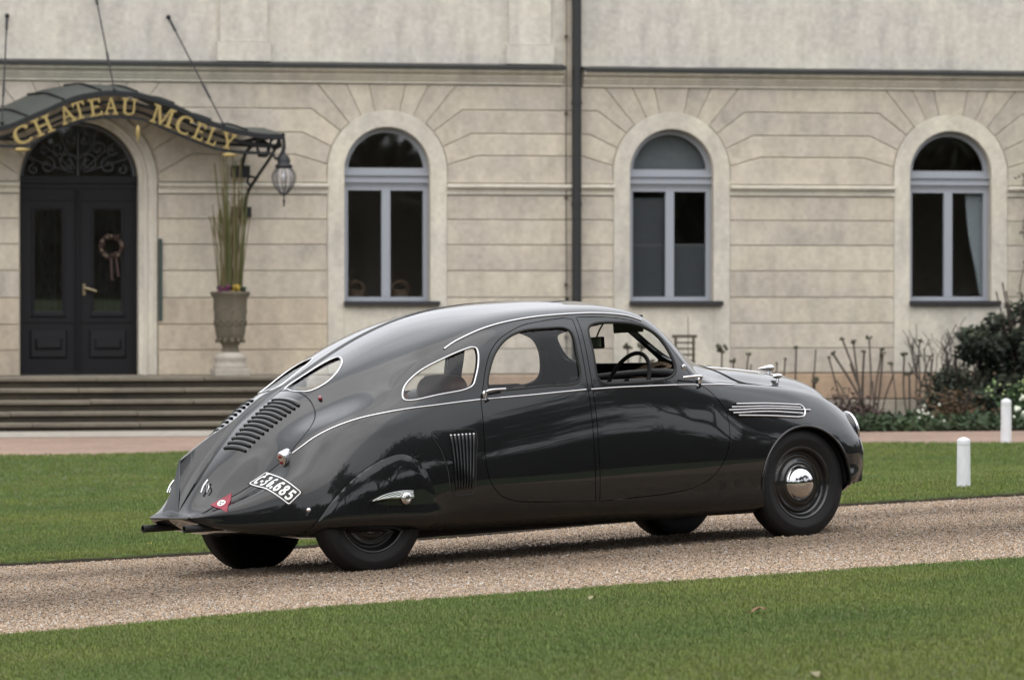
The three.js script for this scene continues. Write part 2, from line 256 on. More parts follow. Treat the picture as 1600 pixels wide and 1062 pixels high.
const fix = (b) => { const g = b.geometry.clone(); for (const n of Object.keys(g.attributes)) if (!['position', 'normal'].includes(n)) g.deleteAttribute(n); return g; };

// grooves round the engine cover and the bonnet
const LID = [[.02, 1.034], [.10, 1.035], [.165, 1.032], [.264, 1.012], [.347, .968], [.429, .904], [.50, .85], [.527, .815], [.535, .775], [.53, .725], [.515, .682], [.485, .64], [.386, .545], [.335, .49], [.28, .43], [.258, .385]];
const groove = (pts, r = .004) => brush(tube(pts, r, pts.length * 5, 6));
const seams = [];
for (const s of [1, -1]) {
  seams.push(tube(LID.map((p) => onRear(p[0] * s, p[1], -.0008)), .0032, 90, 6));
  skin = cut(skin, groove(LID.map((p) => onRear(p[0] * s, p[1], 0.0005)), .0042));
  const bon = [[2.62, .02], [2.60, .18], [2.58, .33], [2.62, .43], [2.70, .49], [2.85, .49], [3.05, .455], [3.25, .42], [3.40, .40]];
  seams.push(tube(bon.map((p) => onTop(p[0], p[1] * s, 0)), .0058, 70, 6));
  skin = cut(skin, groove(bon.map((p) => onTop(p[0], p[1] * s, 0.0005)), .006));
}
CP('body', fix(skin), M.paint); seams.forEach((g) => CP('panel_seam', g, M.black));
for (const s of [1, -1]) {
  doors.forEach((d, i) => {
    const g = fix(d), dm = CP('door', s > 0 ? g : mirror(g), M.paint);
    if (i === 0) part('window_pane', s > 0 ? paneSide(grow(REARWIN, .004), -.012) : mirror(paneSide(grow(REARWIN, .004), -.012)), M.glass, dm);
    // handle
    const hx = i === 0 ? [.742, .955] : [2.235, .962]; const dir = i === 0 ? 1 : -1;
    const a = onSide(hx[0], hx[1], .012), b = onSide(hx[0] + dir * .03, hx[1] + .012, .045), c = onSide(hx[0] + dir * .128, hx[1] + .018, .03);
    const hg = [new THREE.SphereGeometry(.016, 12, 8).scale(1, 1.3, .8).translate(a.x, a.y, a.z), tube([a, onSide(hx[0] + dir * .005, hx[1] + .008, .04), b, c], .0085, 20, 8), new THREE.SphereGeometry(.0085, 8, 6).translate(c.x, c.y, c.z), new THREE.CylinderGeometry(.009, .012, .022, 10).rotateX(Math.PI / 2).translate(...onSide(hx[0] + dir * .012, hx[1] - .032, .004).toArray())];
    const hm = mergeGeometries(hg.map((q) => q.toNonIndexed())); part('door_handle', s > 0 ? hm : mirror(hm), M.chrome, dm);
  });
  const sg = spatBulge(fix(spat)); CP('wheel_spat', s > 0 ? sg : mirror(sg), M.paint);
  const q = paneSide(grow(QUARTER, .004), -.012); CP('window_pane', s > 0 ? q : mirror(q), M.glass);
}
function spatBulge(g) { const P = g.attributes.position, o = SPAT.slice(0, -2); for (let i = 0; i < P.count; i++) { let d = 9; const x = P.getX(i), y = P.getY(i); for (let k = 0; k < o.length - 1; k++) { const [ax, ay] = o[k], [bx2, by] = o[k + 1], t = clamp(((x - ax) * (bx2 - ax) + (y - ay) * (by - ay)) / ((bx2 - ax) ** 2 + (by - ay) ** 2 + 1e-9)); d = Math.min(d, Math.hypot(x - mix(ax, bx2, t), y - mix(ay, by, t))); } const b = Math.sqrt(clamp(d / .085)); P.setZ(i, P.getZ(i) + .003 + .0065 * b * (2 - b)); } return smoothNormals(g); }
function smoothNormals(g) { const q = g.clone(); q.deleteAttribute('normal'); const m = mergeVertices(q, 1e-5); return toCreasedNormals(m, .6); }
function paneSide(loop, off) {      // a thin curved pane inside a loop on the flank
  const c = [0, 0]; loop.forEach((p) => { c[0] += p[0] / loop.length; c[1] += p[1] / loop.length; });
  const pos = [], idx = [], K = 5, n = loop.length; for (let k = 0; k <= K; k++) loop.forEach((p) => { const f = k / K, q = onSide(mix(c[0], p[0], f), mix(c[1], p[1], f), off); pos.push(q.x, q.y, q.z); });
  for (let k = 0; k < K; k++) for (let j = 0; j < n; j++) { const a = k * n + j, b = k * n + (j + 1) % n; idx.push(a, a + n, b, b, a + n, b + n); }
  const g = new THREE.BufferGeometry(); g.setAttribute('position', new THREE.Float32BufferAttribute(pos, 3)); g.setIndex(idx); g.computeVertexNormals(); return g;
}
function paneBy(loop, f, off) {
  const c = [0, 0]; loop.forEach((p) => { c[0] += p[0] / loop.length; c[1] += p[1] / loop.length; });
  const pos = [], idx = [], K = 5, n = loop.length; for (let k = 0; k <= K; k++) loop.forEach((p) => { const q = f(mix(c[0], p[0], k / K), mix(c[1], p[1], k / K), off); pos.push(q.x, q.y, q.z); });
  for (let k = 0; k < K; k++) for (let j = 0; j < n; j++) { const a = k * n + j, b = k * n + (j + 1) % n; idx.push(a, a + n, b, b, a + n, b + n); }
  const g = new THREE.BufferGeometry(); g.setAttribute('position', new THREE.Float32BufferAttribute(pos, 3)); g.setIndex(idx); g.computeVertexNormals(); return g;
}
for (const s of [1, -1]) {
  const rl = RWL.map((p) => [p[0] * s, p[1]]), wl = WSL.map((p) => [p[0] * s, p[1]]);
  CP('rear_window_pane', paneBy(rl, onRear, -.008), M.glass);
  CP('rear_window_trim', tube(grow(rl, .004).map((p) => onRear(p[0], p[1], .001)), .0052, 140, 8, true), M.chrome);
  CP('windscreen_pane', paneBy(wl, onFront, -.01), M.glass);
  CP('windscreen_trim', tube(grow(wl, 0).map((p) => onFront(p[0], p[1], -.006)), .006, 160, 8, true), M.black);
  const sd = (x, y, o) => onSide(x, y, o, s);
  CP('quarter_window_trim', tube(grow(QUARTER, .004).map((p) => sd(p[0], p[1], .000)), .0062, 160, 8, true), M.dullchrome);
  CP('window_seal', tube(grow(REARWIN, .001).map((p) => sd(p[0], p[1], -.004)), .008, 140, 6, true), M.black);
  CP('window_seal', tube(grow(FRONTWIN, .001).map((p) => sd(p[0], p[1], -.006)), .010, 140, 6, true), M.black);
  // chrome along the waist and over the windows
  const belt = [[-.393, .691], [-.345, .73], [-.289, .77], [-.187, .82], [-.046, .862], [.102, .886], [.259, .902], [.42, .912], [.56, .921], [.712, .929]], belt2 = [[.72, .929], [.9, .934], [1.054, .938], [1.25, .945], [1.43, .951]], belt3 = [[1.463, .951], [1.65, .953], [1.848, .951], [2.05, .948], [2.222, .942]], belt4 = [[2.245, .941], [2.38, .936], [2.52, .928]];
  for (const b of [belt, belt2, belt3, belt4]) CP('waist_trim', tube(b.map((p) => sd(p[0], p[1], .001)), .0047, 80, 8), M.chrome);
  CP('roof_trim', tube([[.585, 1.222], [.65, 1.254], [.72, 1.281], [.84, 1.320], [.96, 1.347], [1.091, 1.366], [1.22, 1.378], [1.358, 1.384], [1.5, 1.386], [1.624, 1.384], [1.75, 1.375], [1.862, 1.358], [1.945, 1.33]].map((p) => sd(p[0], p[1], .002)), .0056, 120, 8), M.chrome);
}
// central fin and roof rib
{
  const pr = [[-.80, .686], [-.62, .797], [-.45, .887], [-.28, 1.004], [-.13, 1.068]];
  const f = pchip(pr.map((p) => p[0]), pr.map((p) => p[1])), pos = [], idx = [], n = 90;
  for (let i = 0; i <= n; i++) {
    const x = mix(-.80, 1.45, i / n), xb = i === 0 ? -.884 : mix(-.884, 1.45, i / n), c = onTop(Math.max(-.88, xb), 0, 0), top = x < -.13 ? Math.max(f(x), onTop(x, 0, 0).y + .012) : onTop(x, 0, 0).y + .012 * Math.pow(1 - (x + .13) / 1.58, .7), base = Math.min(onTop(Math.max(-.88, xb), .09, 0).y, c.y, top) - (x < -.1 ? .004 : .012), hh = Math.max(0, top - base);
    const fade = 1 - .6 * sstep(.2, 1.45, x), wb = mix(mix(.092, .045, sstep(-.25, .05, x)), .022, sstep(.05, .6, x)) * (.35 + .65 * sstep(-.89, -.80, x)), wt = .0105 * fade;
    const prof = [[xb, base, wb], [mix(xb, x, .2), mix(base, top, .2), wt + (wb - wt) * .62], [mix(xb, x, .5), mix(base, top, .5), wt + (wb - wt) * .2], [mix(xb, x, .9), top - .010, wt], [x, top, wt * .45]];
    for (const p of prof) pos.push(p[0], p[1], p[2]); for (const p of prof.slice().reverse()) pos.push(p[0], p[1], -p[2]);
  }
  const N = 10; for (let i = 0; i < n; i++) for (let j = 0; j < N; j++) { const a = i * N + j, b = i * N + (j + 1) % N; idx.push(a, b, a + N, b, b + N, a + N); }
  for (let j = 1; j < N - 1; j++) idx.push(0, j + 1, j);
  const g = new THREE.BufferGeometry(); g.setAttribute('position', new THREE.Float32BufferAttribute(pos, 3)); g.setIndex(idx);
  CP('tail_fin', toCreasedNormals(g, .7), M.paint);
}
// louvres on the engine cover
for (const s of [1, -1]) for (let i = 0; i < 13; i++) {
  const t = i / 12, x00 = mix(-.245, -.575, t), w0 = mix(.105, .118, t), w1 = mix(.325, .282, t), n = 14, pos = [], idx = [];
  for (let k = 0; k <= n; k++) {
    const f = k / n, z = mix(w0, w1, f), x = x00 + .05 * f, up = .010 * Math.min(1, 5 * Math.min(f, 1 - f) + .05);
    const A = onTop(x - .014, z, 0), B = onTop(x + .014, z, -.001), nn = V(-.6, .8, 0);
    const prof = [B.clone().addScaledVector(nn, -.002), mixV(A, B, .62).addScaledVector(nn, up * .7), mixV(A, B, .22).addScaledVector(nn, up), mixV(A, B, .12).addScaledVector(nn, up * .75), mixV(A, B, .2).addScaledVector(nn, .0)];
    for (const p of prof) pos.push(p.x, p.y, p.z * s);
  }
  for (let k = 0; k < n; k++) for (let j = 0; j < 4; j++) { const a = k * 5 + j; s > 0 ? idx.push(a, a + 1, a + 5, a + 1, a + 6, a + 5) : idx.push(a, a + 5, a + 1, a + 1, a + 5, a + 6); }
  const g = new THREE.BufferGeometry(); g.setAttribute('position', new THREE.Float32BufferAttribute(pos, 3)); g.setIndex(idx); g.computeVertexNormals();
  const lm = CP('louvre', g, M.paint);
  const slot = tube(Array.from({ length: 8 }, (_, k) => { const p = onTop(x00 + .05 * k / 7 - .013, mix(w0 + .006, w1 - .006, k / 7), .003); p.z *= s; return p; }), .0085, 16, 6); part('slot', slot, M.black, lm);
}
function mixV(a, b, t) { return a.clone().lerp(b, t); }
// tail furniture
for (const s of [1, -1]) {
  // oval lamp at the end of the waist trim
  const c = onSide(-.425, .663, .012, s); const g1 = lathe([[0, .0], [.030, 0], [.036, .006], [.038, .02], [.036, .07], [.026, .082], [.0, .086]], 28).rotateZ(-Math.PI / 2); // axis along +x
  const L = new THREE.Group(); L.name = 'tail_lamp'; L.position.copy(c); L.rotation.set(0, s * .35, .35); CAR.add(L);
  part('lamp_body', g1.clone().scale(1, 1.15, .8).translate(-.03, 0, 0), M.chrome, L);
  for (const dy of [.018, -.016]) part('lamp_lens', lathe([[0, -.006], [.009, -.005], [.012, 0], [0, .002]], 16).rotateZ(-Math.PI / 2).translate(-.031, dy, 0), M.redlens, L);
  // reflector
  const r = onRear(.372 * s, .983, .0); CP('reflector', new THREE.SphereGeometry(.024, 20, 12).scale(.55, .72, 1).rotateY(-s * .5).translate(r.x, r.y, r.z), M.redlens);
  // latch
  const q = onTop(-.772, .19, .010), q2 = onTop(-.725, .188, .012); q.z *= s; q2.z *= s; const nn = V(-.7, .7, 0);
  CP('cover_latch', [tube([q.clone().addScaledVector(nn, .015), mixV(q, q2, .5).addScaledVector(nn, .02), q2.clone().addScaledVector(nn, .014)], .0065, 14, 8), new THREE.CylinderGeometry(.006, .009, .04, 10).translate(...mixV(q, q2, .5).toArray()), tube([mixV(q, q2, .8).add(V(0, 0, s * .0)), mixV(q, q2, .6).add(V(0, -.002, s * .022)), mixV(q, q2, .3).add(V(0, -.012, s * .02))], .004, 12, 6)], M.chrome);
  // exhaust pipes
  CP('exhaust_pipe', [tube([V(-.93, .305, .24 * s), V(-.6, .30, .24 * s), V(-.25, .27, .26 * s)], .021, 14, 16), new THREE.TorusGeometry(.019, .004, 8, 20).rotateY(Math.PI / 2).translate(-.93, .305, .24 * s)], M.black);
  // small chrome stud by the wheel spat
  const k = onSide(-.405, .378, .0, s); CP('jack_cover', new THREE.SphereGeometry(.0145, 14, 10).translate(k.x, k.y, k.z), M.chrome);
}
CP('tail_lip', [rbox(.03, .012, .44, .005, -.882, .362, 0)], M.paint);
CP('underbody', [box(2.4, .06, 1.0, 1.6, .2, 0)], M.black);
// plate, warning triangle, winged badge: thin sheets that follow the panel
const PROJ = V(.62, -.38, -.69).normalize();
const onDir = (p, off) => { const h = hit(p.clone().addScaledVector(PROJ, -.4), PROJ); return h ? h.p.clone().addScaledVector(h.n, off) : p; };
const bil = (A, B, C, D, u, v) => A.clone().lerp(B, u).lerp(D.clone().lerp(C, u), v);
function decal(f, nu, nv, off) {
  const pos = [], uv = [], idx = []; for (let j = 0; j <= nv; j++) for (let i = 0; i <= nu; i++) { const p = f(i / nu, j / nv, off); pos.push(p.x, p.y, p.z); uv.push(i / nu, j / nv); }
  for (let j = 0; j < nv; j++) for (let i = 0; i < nu; i++) { const a = j * (nu + 1) + i; idx.push(a, a + 1, a + nu + 1, a + 1, a + nu + 2, a + nu + 1); }
  const g = new THREE.BufferGeometry(); g.setAttribute('position', new THREE.Float32BufferAttribute(pos, 3)); g.setAttribute('uv', new THREE.Float32BufferAttribute(uv, 2)); g.setIndex(idx); g.computeVertexNormals(); return g;
}
{
  const cv = document.createElement('canvas'); cv.width = 1024; cv.height = 336; const c = cv.getContext('2d');
  c.fillStyle = '#111'; c.fillRect(0, 0, 1024, 336); c.strokeStyle = '#eee'; c.lineWidth = 16; c.beginPath(); c.roundRect(22, 22, 980, 292, 34); c.stroke();
  c.fillStyle = '#f2f2f0'; c.strokeStyle = '#f2f2f0'; c.lineJoin = 'round'; c.textBaseline = 'middle'; c.font = 'bold 290px sans-serif'; c.textAlign = 'center'; c.lineWidth = 5;
  [['Č', .095, .58], ['-', .18, .7], ['3', .275, .62], ['6', .425, .62], ['.', .515, .85], ['6', .605, .72], ['8', .745, .72], ['5', .885, .72]].forEach(([ch, x, k]) => { c.save(); c.translate(1024 * x, ch === 'Č' ? 186 : 176); c.scale(k, ch === 'Č' ? .92 : 1); c.fillText(ch, 0, 0); c.strokeText(ch, 0, 0); c.restore(); });
  const t = new THREE.CanvasTexture(cv); t.colorSpace = THREE.SRGBColorSpace; t.anisotropy = 8;
  const TL = V(-.497, .597, .422), TR = V(-.42, .477, .678), BR = V(-.488, .407, .638), BL = V(-.58, .533, .346);
  const f = (u, v, off) => onDir(bil(BL, BR, TR, TL, u, v).add(V(0, .012 * 4 * u * (1 - u), 0)), off);
  const pm = CP('number_plate', decal(f, 28, 8, .004), std({ map: t, roughness: .4 }));
}
{
  const A = V(-.768, .428, .252), B = V(-.656, .488, .303), C = V(-.734, .384, .382), O = V(-.718, .432, .294), du = B.clone().sub(A).normalize(), dv = C.clone().sub(A).addScaledVector(du, -C.clone().sub(A).dot(du)).normalize();
  const tr = CP('warning_triangle', decal((u, v, off) => onDir(A.clone().lerp(C.clone().lerp(B, v), u), off), 16, 12, .004), M.red);
  const dot = (x, y, r, o) => decal((u, v) => { const a = u * Math.PI * 2; return onDir(O.clone().addScaledVector(du, x + r * v * Math.cos(a)).addScaledVector(dv, y + r * v * Math.sin(a)), o); }, 20, 3, 0);
  part('badge_disc', dot(0, 0, .024, .0065), M.white, tr);
  for (const [x, y, r] of [[-.008, .004, .006], [.009, .003, .0055], [.001, -.011, .005]]) part('badge_mark', dot(x, y, r, .008), M.black, tr);
}
{ // winged arrow badge on the spat
  const feather = (pts) => pts; const s1 = [];
  const flat = (pts, th) => { const sh = new THREE.Shape(pts.map((p) => new THREE.Vector2(p[0], p[1]))); const g = new THREE.ExtrudeGeometry(sh, { depth: th, bevelEnabled: true, bevelThickness: .0025, bevelSize: .002, bevelSegments: 2, curveSegments: 8 }); return g; };
  const O = onSide(.06, .43, .018);
  const W = [];
  for (let i = 0; i < 5; i++) { const y = i * -.006; W.push(flat(smoothOpen([[-.135 + i * .028, -.022 + i * .004], [-.05 + i * .03, .008 - i * .004], [.06, .022 - i * .006], [.13, .018 - i * .008]]).concat(smoothOpen([[.125, .010 - i * .008], [.05, .014 - i * .007], [-.05 + i * .03, -.004 - i * .004], [-.125 + i * .028, -.024 + i * .004]])), .004).translate(0, 0, .001 * i)); }
  W.push(lathe([[0, .012], [.018, .012], [.028, .008], [.034, .002], [.034, -.002]], 28).rotateX(Math.PI / 2).translate(.085, -.02, .004));
  const g = mergeGeometries(W.map((q) => { const r = q.index ? q.toNonIndexed() : q; return r; })).translate(O.x, O.y, O.z);
  const bg = CP('winged_badge', g, M.chrome); part('badge_centre', new THREE.TorusGeometry(.017, .003, 8, 24).translate(O.x + .085, O.y - .02, O.z + .0165), M.dullchrome, bg);
  const gm = mirror(g); CP('winged_badge', gm, M.chrome);
}
// air intake behind the rear door: framed sunk panel with upright slats
for (const s of [1, -1]) {
  const IN = smoothLoop([[.356, .758], [.37, .768], [.474, .769], [.61, .769], [.645, .757], [.65, .72], [.627, .589], [.604, .43], [.588, .408], [.56, .405], [.48, .408], [.452, .425], [.436, .547], [.407, .655]], 90);
  const ring = CP('air_intake', tube(IN.map((p) => onSide(p[0], p[1], -.001, s)), .0042, 150, 6, true), M.black);
  part('intake_plate', s > 0 ? paneSide(grow(IN, -.008), .0025) : mirror(paneSide(grow(IN, -.008), .0025)), M.paint, ring);
  for (let i = 0; i < 7; i++) {
    const xt = mix(.478, .628, i / 6), xb = mix(.482, .585, i / 6), pts = [[.745, -.004], [.735, .004], [.59, .006], [.45, .004], [.432, -.004]].map(([y, o]) => onSide(mix(xb, xt, (y - .43) / .31), y, o, s));
    part('slat', tube(pts, .0072, 24, 8), M.paint, ring);
    const e = onSide(mix(xb, xt, 1), .738, .006, s), e2 = onSide(mix(xb, xt, .02), .442, .003, s);
    part('slat_end', new THREE.SphereGeometry(.0075, 8, 6).translate(e.x, e.y, e.z), M.dullchrome, ring); part('slat_end', new THREE.SphereGeometry(.0055, 8, 6).translate(e2.x, e2.y, e2.z), M.dullchrome, ring);
  }
}
// front wing grille bars
for (const s of [1, -1]) {
  const sd = (x, y) => onSide(x, y, .006, s), bars = [[[2.475, .817], [2.72, .807], [2.93, .79]], [[2.435, .80], [2.72, .791], [2.975, .771]], [[2.41, .784], [2.72, .777], [3.045, .752]], [[2.439, .766], [2.72, .76], [2.98, .736]], [[2.477, .75], [2.72, .735], [2.93, .716]]];
  const G = new THREE.Group(); G.name = 'wing_grille'; CAR.add(G);
  for (const b of bars) { const pts = smoothOpen(b).map((p) => sd(p[0], p[1])); part('bar', tube(pts, .0056, 40, 8), M.chrome, G); }
  part('bar_end', tube(smoothOpen([[2.93, .79], [2.985, .782], [3.0, .752], [2.98, .722], [2.93, .716]]).map((p) => sd(p[0], p[1])), .0056, 40, 8), M.chrome, G);
  for (let i = 0; i < 4; i++) part('slot', tube([[2.46, .808 - i * .0165], [2.72, .799 - i * .0168], [2.965, .779 - i * .0172]].map((p) => onSide(p[0], p[1], -.002, s)), .0045, 30, 6), M.black, G);
}
// headlamps, parking lamps, ornament, signal arm cover
for (const s of [1, -1]) {
  const H = new THREE.Group(); H.name = 'headlamp'; H.position.set(3.465, .615, .525 * s); H.rotation.set(0, -.12 * s, .12); CAR.add(H);
  part('lamp_shell', lathe([[.085, -.16], [.108, -.05], [.110, 0]], 36).rotateZ(-Math.PI / 2), M.paint, H);
  part('lamp_ring', new THREE.TorusGeometry(.108, .009, 10, 48).rotateY(Math.PI / 2), M.chrome, H);
  part('reflector', lathe([[0, -.05], [.06, -.03], [.104, -.002]], 32).rotateZ(-Math.PI / 2), M.chrome, H);
  part('lens', lathe([[.106, 0], [.09, .022], [.05, .04], [0, .045]], 32).rotateZ(-Math.PI / 2), phys({ color: rgb(.95, .95, .93), roughness: .06, transmission: .55, thickness: 0 }), H);
  const p = onTop(3.10, .33 * s, 0); const P = [new THREE.SphereGeometry(.021, 16, 10).scale(1.7, .75, .8).translate(p.x, p.y + .028, p.z), new THREE.CylinderGeometry(.007, .012, .03, 10).translate(p.x, p.y + .01, p.z)]; CP('parking_lamp', P, M.chrome);
  const k = onSide(2.15, 1.045, .004, s); CP('arm_stud', new THREE.SphereGeometry(.016, 14, 10).scale(1, 1.2, .5).translate(k.x, k.y, k.z), M.dullchrome);
  // arch lip
  CP('arch_lip', tube(Array.from({ length: 40 }, (_, i) => { const a = mix(-.06, Math.PI + .04, i / 39); return onSide(2.962 + .341 * Math.cos(a), .322 + .341 * Math.sin(a), .001, s); }), .0085, 110, 8), M.paint);
  const well = new THREE.CylinderGeometry(.345, .345, .27, 40, 1, true, -.1, Math.PI + .2).rotateX(Math.PI / 2).rotateZ(Math.PI / 2).translate(2.962, .322, .55 * s), wd = new THREE.CircleGeometry(.345, 40, 0, Math.PI).translate(2.962, .322, .42 * s);
  CP('wheel_well', [well, wd], M.black);
  CP('wheel_well', [box(.5, .02, .2, .08, .62, .58 * s), box(.66, .3, .02, 0, .42, .49 * s), box(.02, .3, .2, .335, .42, .59 * s), box(.02, .2, .12, -.335, .36, .56 * s)], M.black);
}
{ const p = onTop(3.27, 0, 0); CP('bonnet_ornament', [lathe([[0, -.075], [.006, -.06], [.014, -.02], [.022, .02], [.019, .036], [0, .045]], 20).rotateZ(-Math.PI / 2).translate(p.x, p.y + .036, 0), new THREE.CylinderGeometry(.008, .013, .035, 12).translate(p.x + .01, p.y + .014, 0)], M.chrome);
  CP('bonnet_trim', tube([2.66, 2.8, 2.95, 3.1, 3.25, 3.4, 3.52].map((x) => onTop(x, 0, .002)), .007, 50, 8), M.chrome); }
// wheels
function wheel(x, s, turn, tilt) {
  const w = new THREE.Group(); w.name = 'wheel'; w.position.set(x, .33, .645 * s); w.rotation.set(tilt * s, turn + (s < 0 ? Math.PI : 0), 0); CAR.add(w);
  const ax = (p, n = 64) => lathe(p, n).rotateX(Math.PI / 2);      // axis to +z, outward
  part('tyre', ax([[.205, -.06], [.225, -.072], [.26, -.08], [.295, -.077], [.318, -.064], [.328, -.045], [.331, -.03], [.327, -.026], [.331, -.021], [.3315, -.004], [.327, 0], [.3315, .004], [.331, .021], [.327, .026], [.331, .03], [.328, .045], [.318, .064], [.302, .075], [.27, .0805], [.262, .083], [.255, .0805], [.225, .074], [.206, .064]], 96), M.rubber, w);
  part('rim', ax([[.205, -.05], [.208, .058], [.216, .066], [.214, .071], [.203, .07], [.196, .058], [.190, .04], [.180, .030], [.172, .032], [.168, .040], [.160, .042], [.150, .036], [.138, .038], [.128, .050], [.118, .054], [.108, .05], [.0, .05]], 72), M.paintRim, w);
  part('hubcap', ax([[.108, .044], [.107, .052], [.102, .058], [.096, .066], [.09, .078], [.076, .092], [.056, .103], [.03, .110], [0, .112]], 48), M.chrome, w);
  part('brake_drum', ax([[0, -.04], [.15, -.04], [.15, .0], [.2, .02]], 32), M.black, w);
  return w;
}
M.paintRim = phys({ color: rgb(0.005, 0.0055, 0.0055), roughness: 0.4, specularIntensity: .4, clearcoat: .8, clearcoatRoughness: .1 });
wheel(0, 1, 0, 0); wheel(0, -1, 0, 0); wheel(2.95, 1, .06, 0); wheel(2.95, -1, .06, 0);
CP('axle', [new THREE.CylinderGeometry(.035, .035, 1.2, 12).rotateX(Math.PI / 2).translate(0, .30, 0), new THREE.CylinderGeometry(.03, .03, 1.2, 12).rotateX(Math.PI / 2).translate(2.95, .30, 0)], M.black);
// cabin
CP('cabin_lining', [box(2.5, .02, 1.3, 1.2, .26, 0), box(.02, .72, 1.18, .14, .62, 0), box(.38, .02, 1.0, .28, .93, 0), box(.02, .5, 1.25, 2.46, .6, 0)], M.darkleather);
function seat(name, x, z, w, mat, back) { const S = new THREE.Group(); S.name = name; S.position.set(x, .28, z); CAR.add(S); part('cushion', rbox(.52, .2, w, .07, 0, .14, 0), mat, S); part('backrest', rbox(.17, .58, w, .07, 0, 0, 0).rotateZ(.24).translate(-.27, .44, 0), back || mat, S); }
seat('rear_seat', .62, 0, 1.18, M.leather); seat('front_seat', 1.42, .33, .52, M.darkleather); seat('front_seat', 1.42, -.33, .52, M.darkleather);
CP('armrest_roll', [new THREE.CapsuleGeometry(.09, .22, 6, 16).rotateX(Math.PI / 2).translate(.80, .99, .22)], M.leather);
{ const D = CP('dashboard', [rbox(.18, .16, 1.12, .05, 2.33, .91, 0), tube([V(2.24, .995, -.60), V(2.36, 1.015, -.3), V(2.42, 1.022, 0), V(2.36, 1.015, .3), V(2.24, .995, .60)], .022, 30, 10)], M.paintIn);
  const SW = new THREE.Group(); SW.name = 'steering_wheel'; SW.position.set(2.0, .955, .34); SW.rotation.set(0, Math.PI / 2, 0); CAR.add(SW); const I = new THREE.Group();
  const tl = (g) => g.rotateX(.42);
  part('wheel_ring', tl(new THREE.TorusGeometry(.205, .0125, 12, 56)), M.black, SW); part('spokes', [tl(box(.38, .012, .012)), tl(box(.012, .19, .012, 0, -.095, 0)), tl(new THREE.CylinderGeometry(.035, .04, .03, 20).rotateX(Math.PI / 2)), tl(new THREE.CylinderGeometry(.016, .016, .5, 12).rotateX(Math.PI / 2).translate(0, 0, .25))], M.black, SW);
  CP('driving_mirror', [rbox(.02, .07, .15, .008, 1.99, 1.215, .06), tube([V(2.0, 1.25, .05), V(2.03, 1.30, .05), V(2.1, 1.36, .03)], .005, 10, 6)], M.black);
  CP('mirror_face', rbox(.006, .058, .135, .003, 1.979, 1.215, .06), M.chrome);
  CP('sun_visor', rbox(.012, .10, .30, .005, 2.03, 1.315, .34), M.darkleather);
  CP('wiper_motor', [new THREE.SphereGeometry(.04, 14, 10).scale(1, .8, 1.2).translate(2.17, 1.31, .05)], M.black);
}
// ---------------------------------------------------------------- ground, drive, lawns, paths
const TH = Math.PI / 15, FU = V(Math.cos(TH), 0, -Math.sin(TH)), FN = V(Math.sin(TH), 0, Math.cos(TH)), FP = V(0, 0, -64);
const fw = (s, h, n) => FP.clone().addScaledVector(FU, s).addScaledVector(FN, n).add(V(0, h, 0));   // metres along the front, height, metres in front of it
const toF = (x, z) => { const d = V(x, 0, z).sub(FP); return [d.dot(FU), d.dot(FN)]; };
const farEdge = pchip([-40, -12, -6, -3.22, -2, -1.34, -.45, .68, 1.35, 2.27, 3.5, 8, 14, 40], [-26, -26.6, -27.4, -28.0, -28.15, -28.36, -28.75, -29.75, -30.35, -30.75, -31.0, -32.2, -33.6, -38]);
const nearEdge = pchip([-40, -10, -5, -2.38, -1.23, 0, 1.29, 2.63, 6, 14, 40], [-15.6, -18, -19.6, -20.4, -21.15, -21.72, -22.18, -22.62, -23.5, -25.2, -28.6]);
const wob = (x, s) => .09 * (fbm(x / 16 + .5, .3, 16, 4, s) - .5) * 2;
const pathNear = pchip([-40, -7.5, -4.5, 0, 6, 40], [13, 11.9, 10.3, 9.8, 9.65, 9.6]);           // in front of the house, along s
function sheet(x0, x1, z0, z1, nx, nz, off, warp) {
  const pos = [], uv = [], idx = []; for (let j = 0; j <= nz; j++) for (let i = 0; i <= nx; i++) { let x = mix(x0, x1, i / nx), z = warp ? warp(x, j / nz) : mix(z0, z1, j / nz); if (Array.isArray(z)) [x, z] = z; const o = typeof off === 'function' ? off(x, z, j / nz) : off; pos.push(x, ground(x, z) + o, z); uv.push(x, -z); }
  for (let j = 0; j < nz; j++) for (let i = 0; i < nx; i++) { const a = j * (nx + 1) + i; idx.push(a, a + nx + 1, a + 1, a + 1, a + nx + 1, a + nx + 2); }
  const g = new THREE.BufferGeometry(); g.setAttribute('position', new THREE.Float32BufferAttribute(pos, 3)); g.setAttribute('uv', new THREE.Float32BufferAttribute(uv, 2)); g.setIndex(idx); g.computeVertexNormals();
  if (g.attributes.normal.getY(0) < 0) { const k = g.index.array; for (let i = 0; i < k.length; i += 3) { const t = k[i]; k[i] = k[i + 1]; k[i + 1] = t; } g.computeVertexNormals(); } return g;
}
function tint(g, fn) { const p = g.attributes.position, c = new Float32Array(p.count * 3); for (let i = 0; i < p.count; i++) c.set(fn(p.getX(i), p.getZ(i)), i * 3); g.setAttribute('color', new THREE.BufferAttribute(c, 3)); return g; }
const gravelMap = tex(512, (u, v) => { const n = fbm(u, v, 64, 3, 11), m = fbm(u, v, 4, 4, 12), k = .68 + .5 * (n - .5) * 1.7 + .25 * (m - .5), w = fbm(u, v, 96, 1, 14); return L3(.318 * k + .02 * w, .236 * k + .008 * w, .165 * k); }, true, 1 / 1.6, 1 / 1.6);
const gravelBump = tex(512, (u, v) => fbm(u, v, 64, 3, 11), false, 1 / 1.6, 1 / 1.6);
const MG = std({ map: gravelMap, bumpMap: gravelBump, bumpScale: .008, roughness: 1, vertexColors: true });
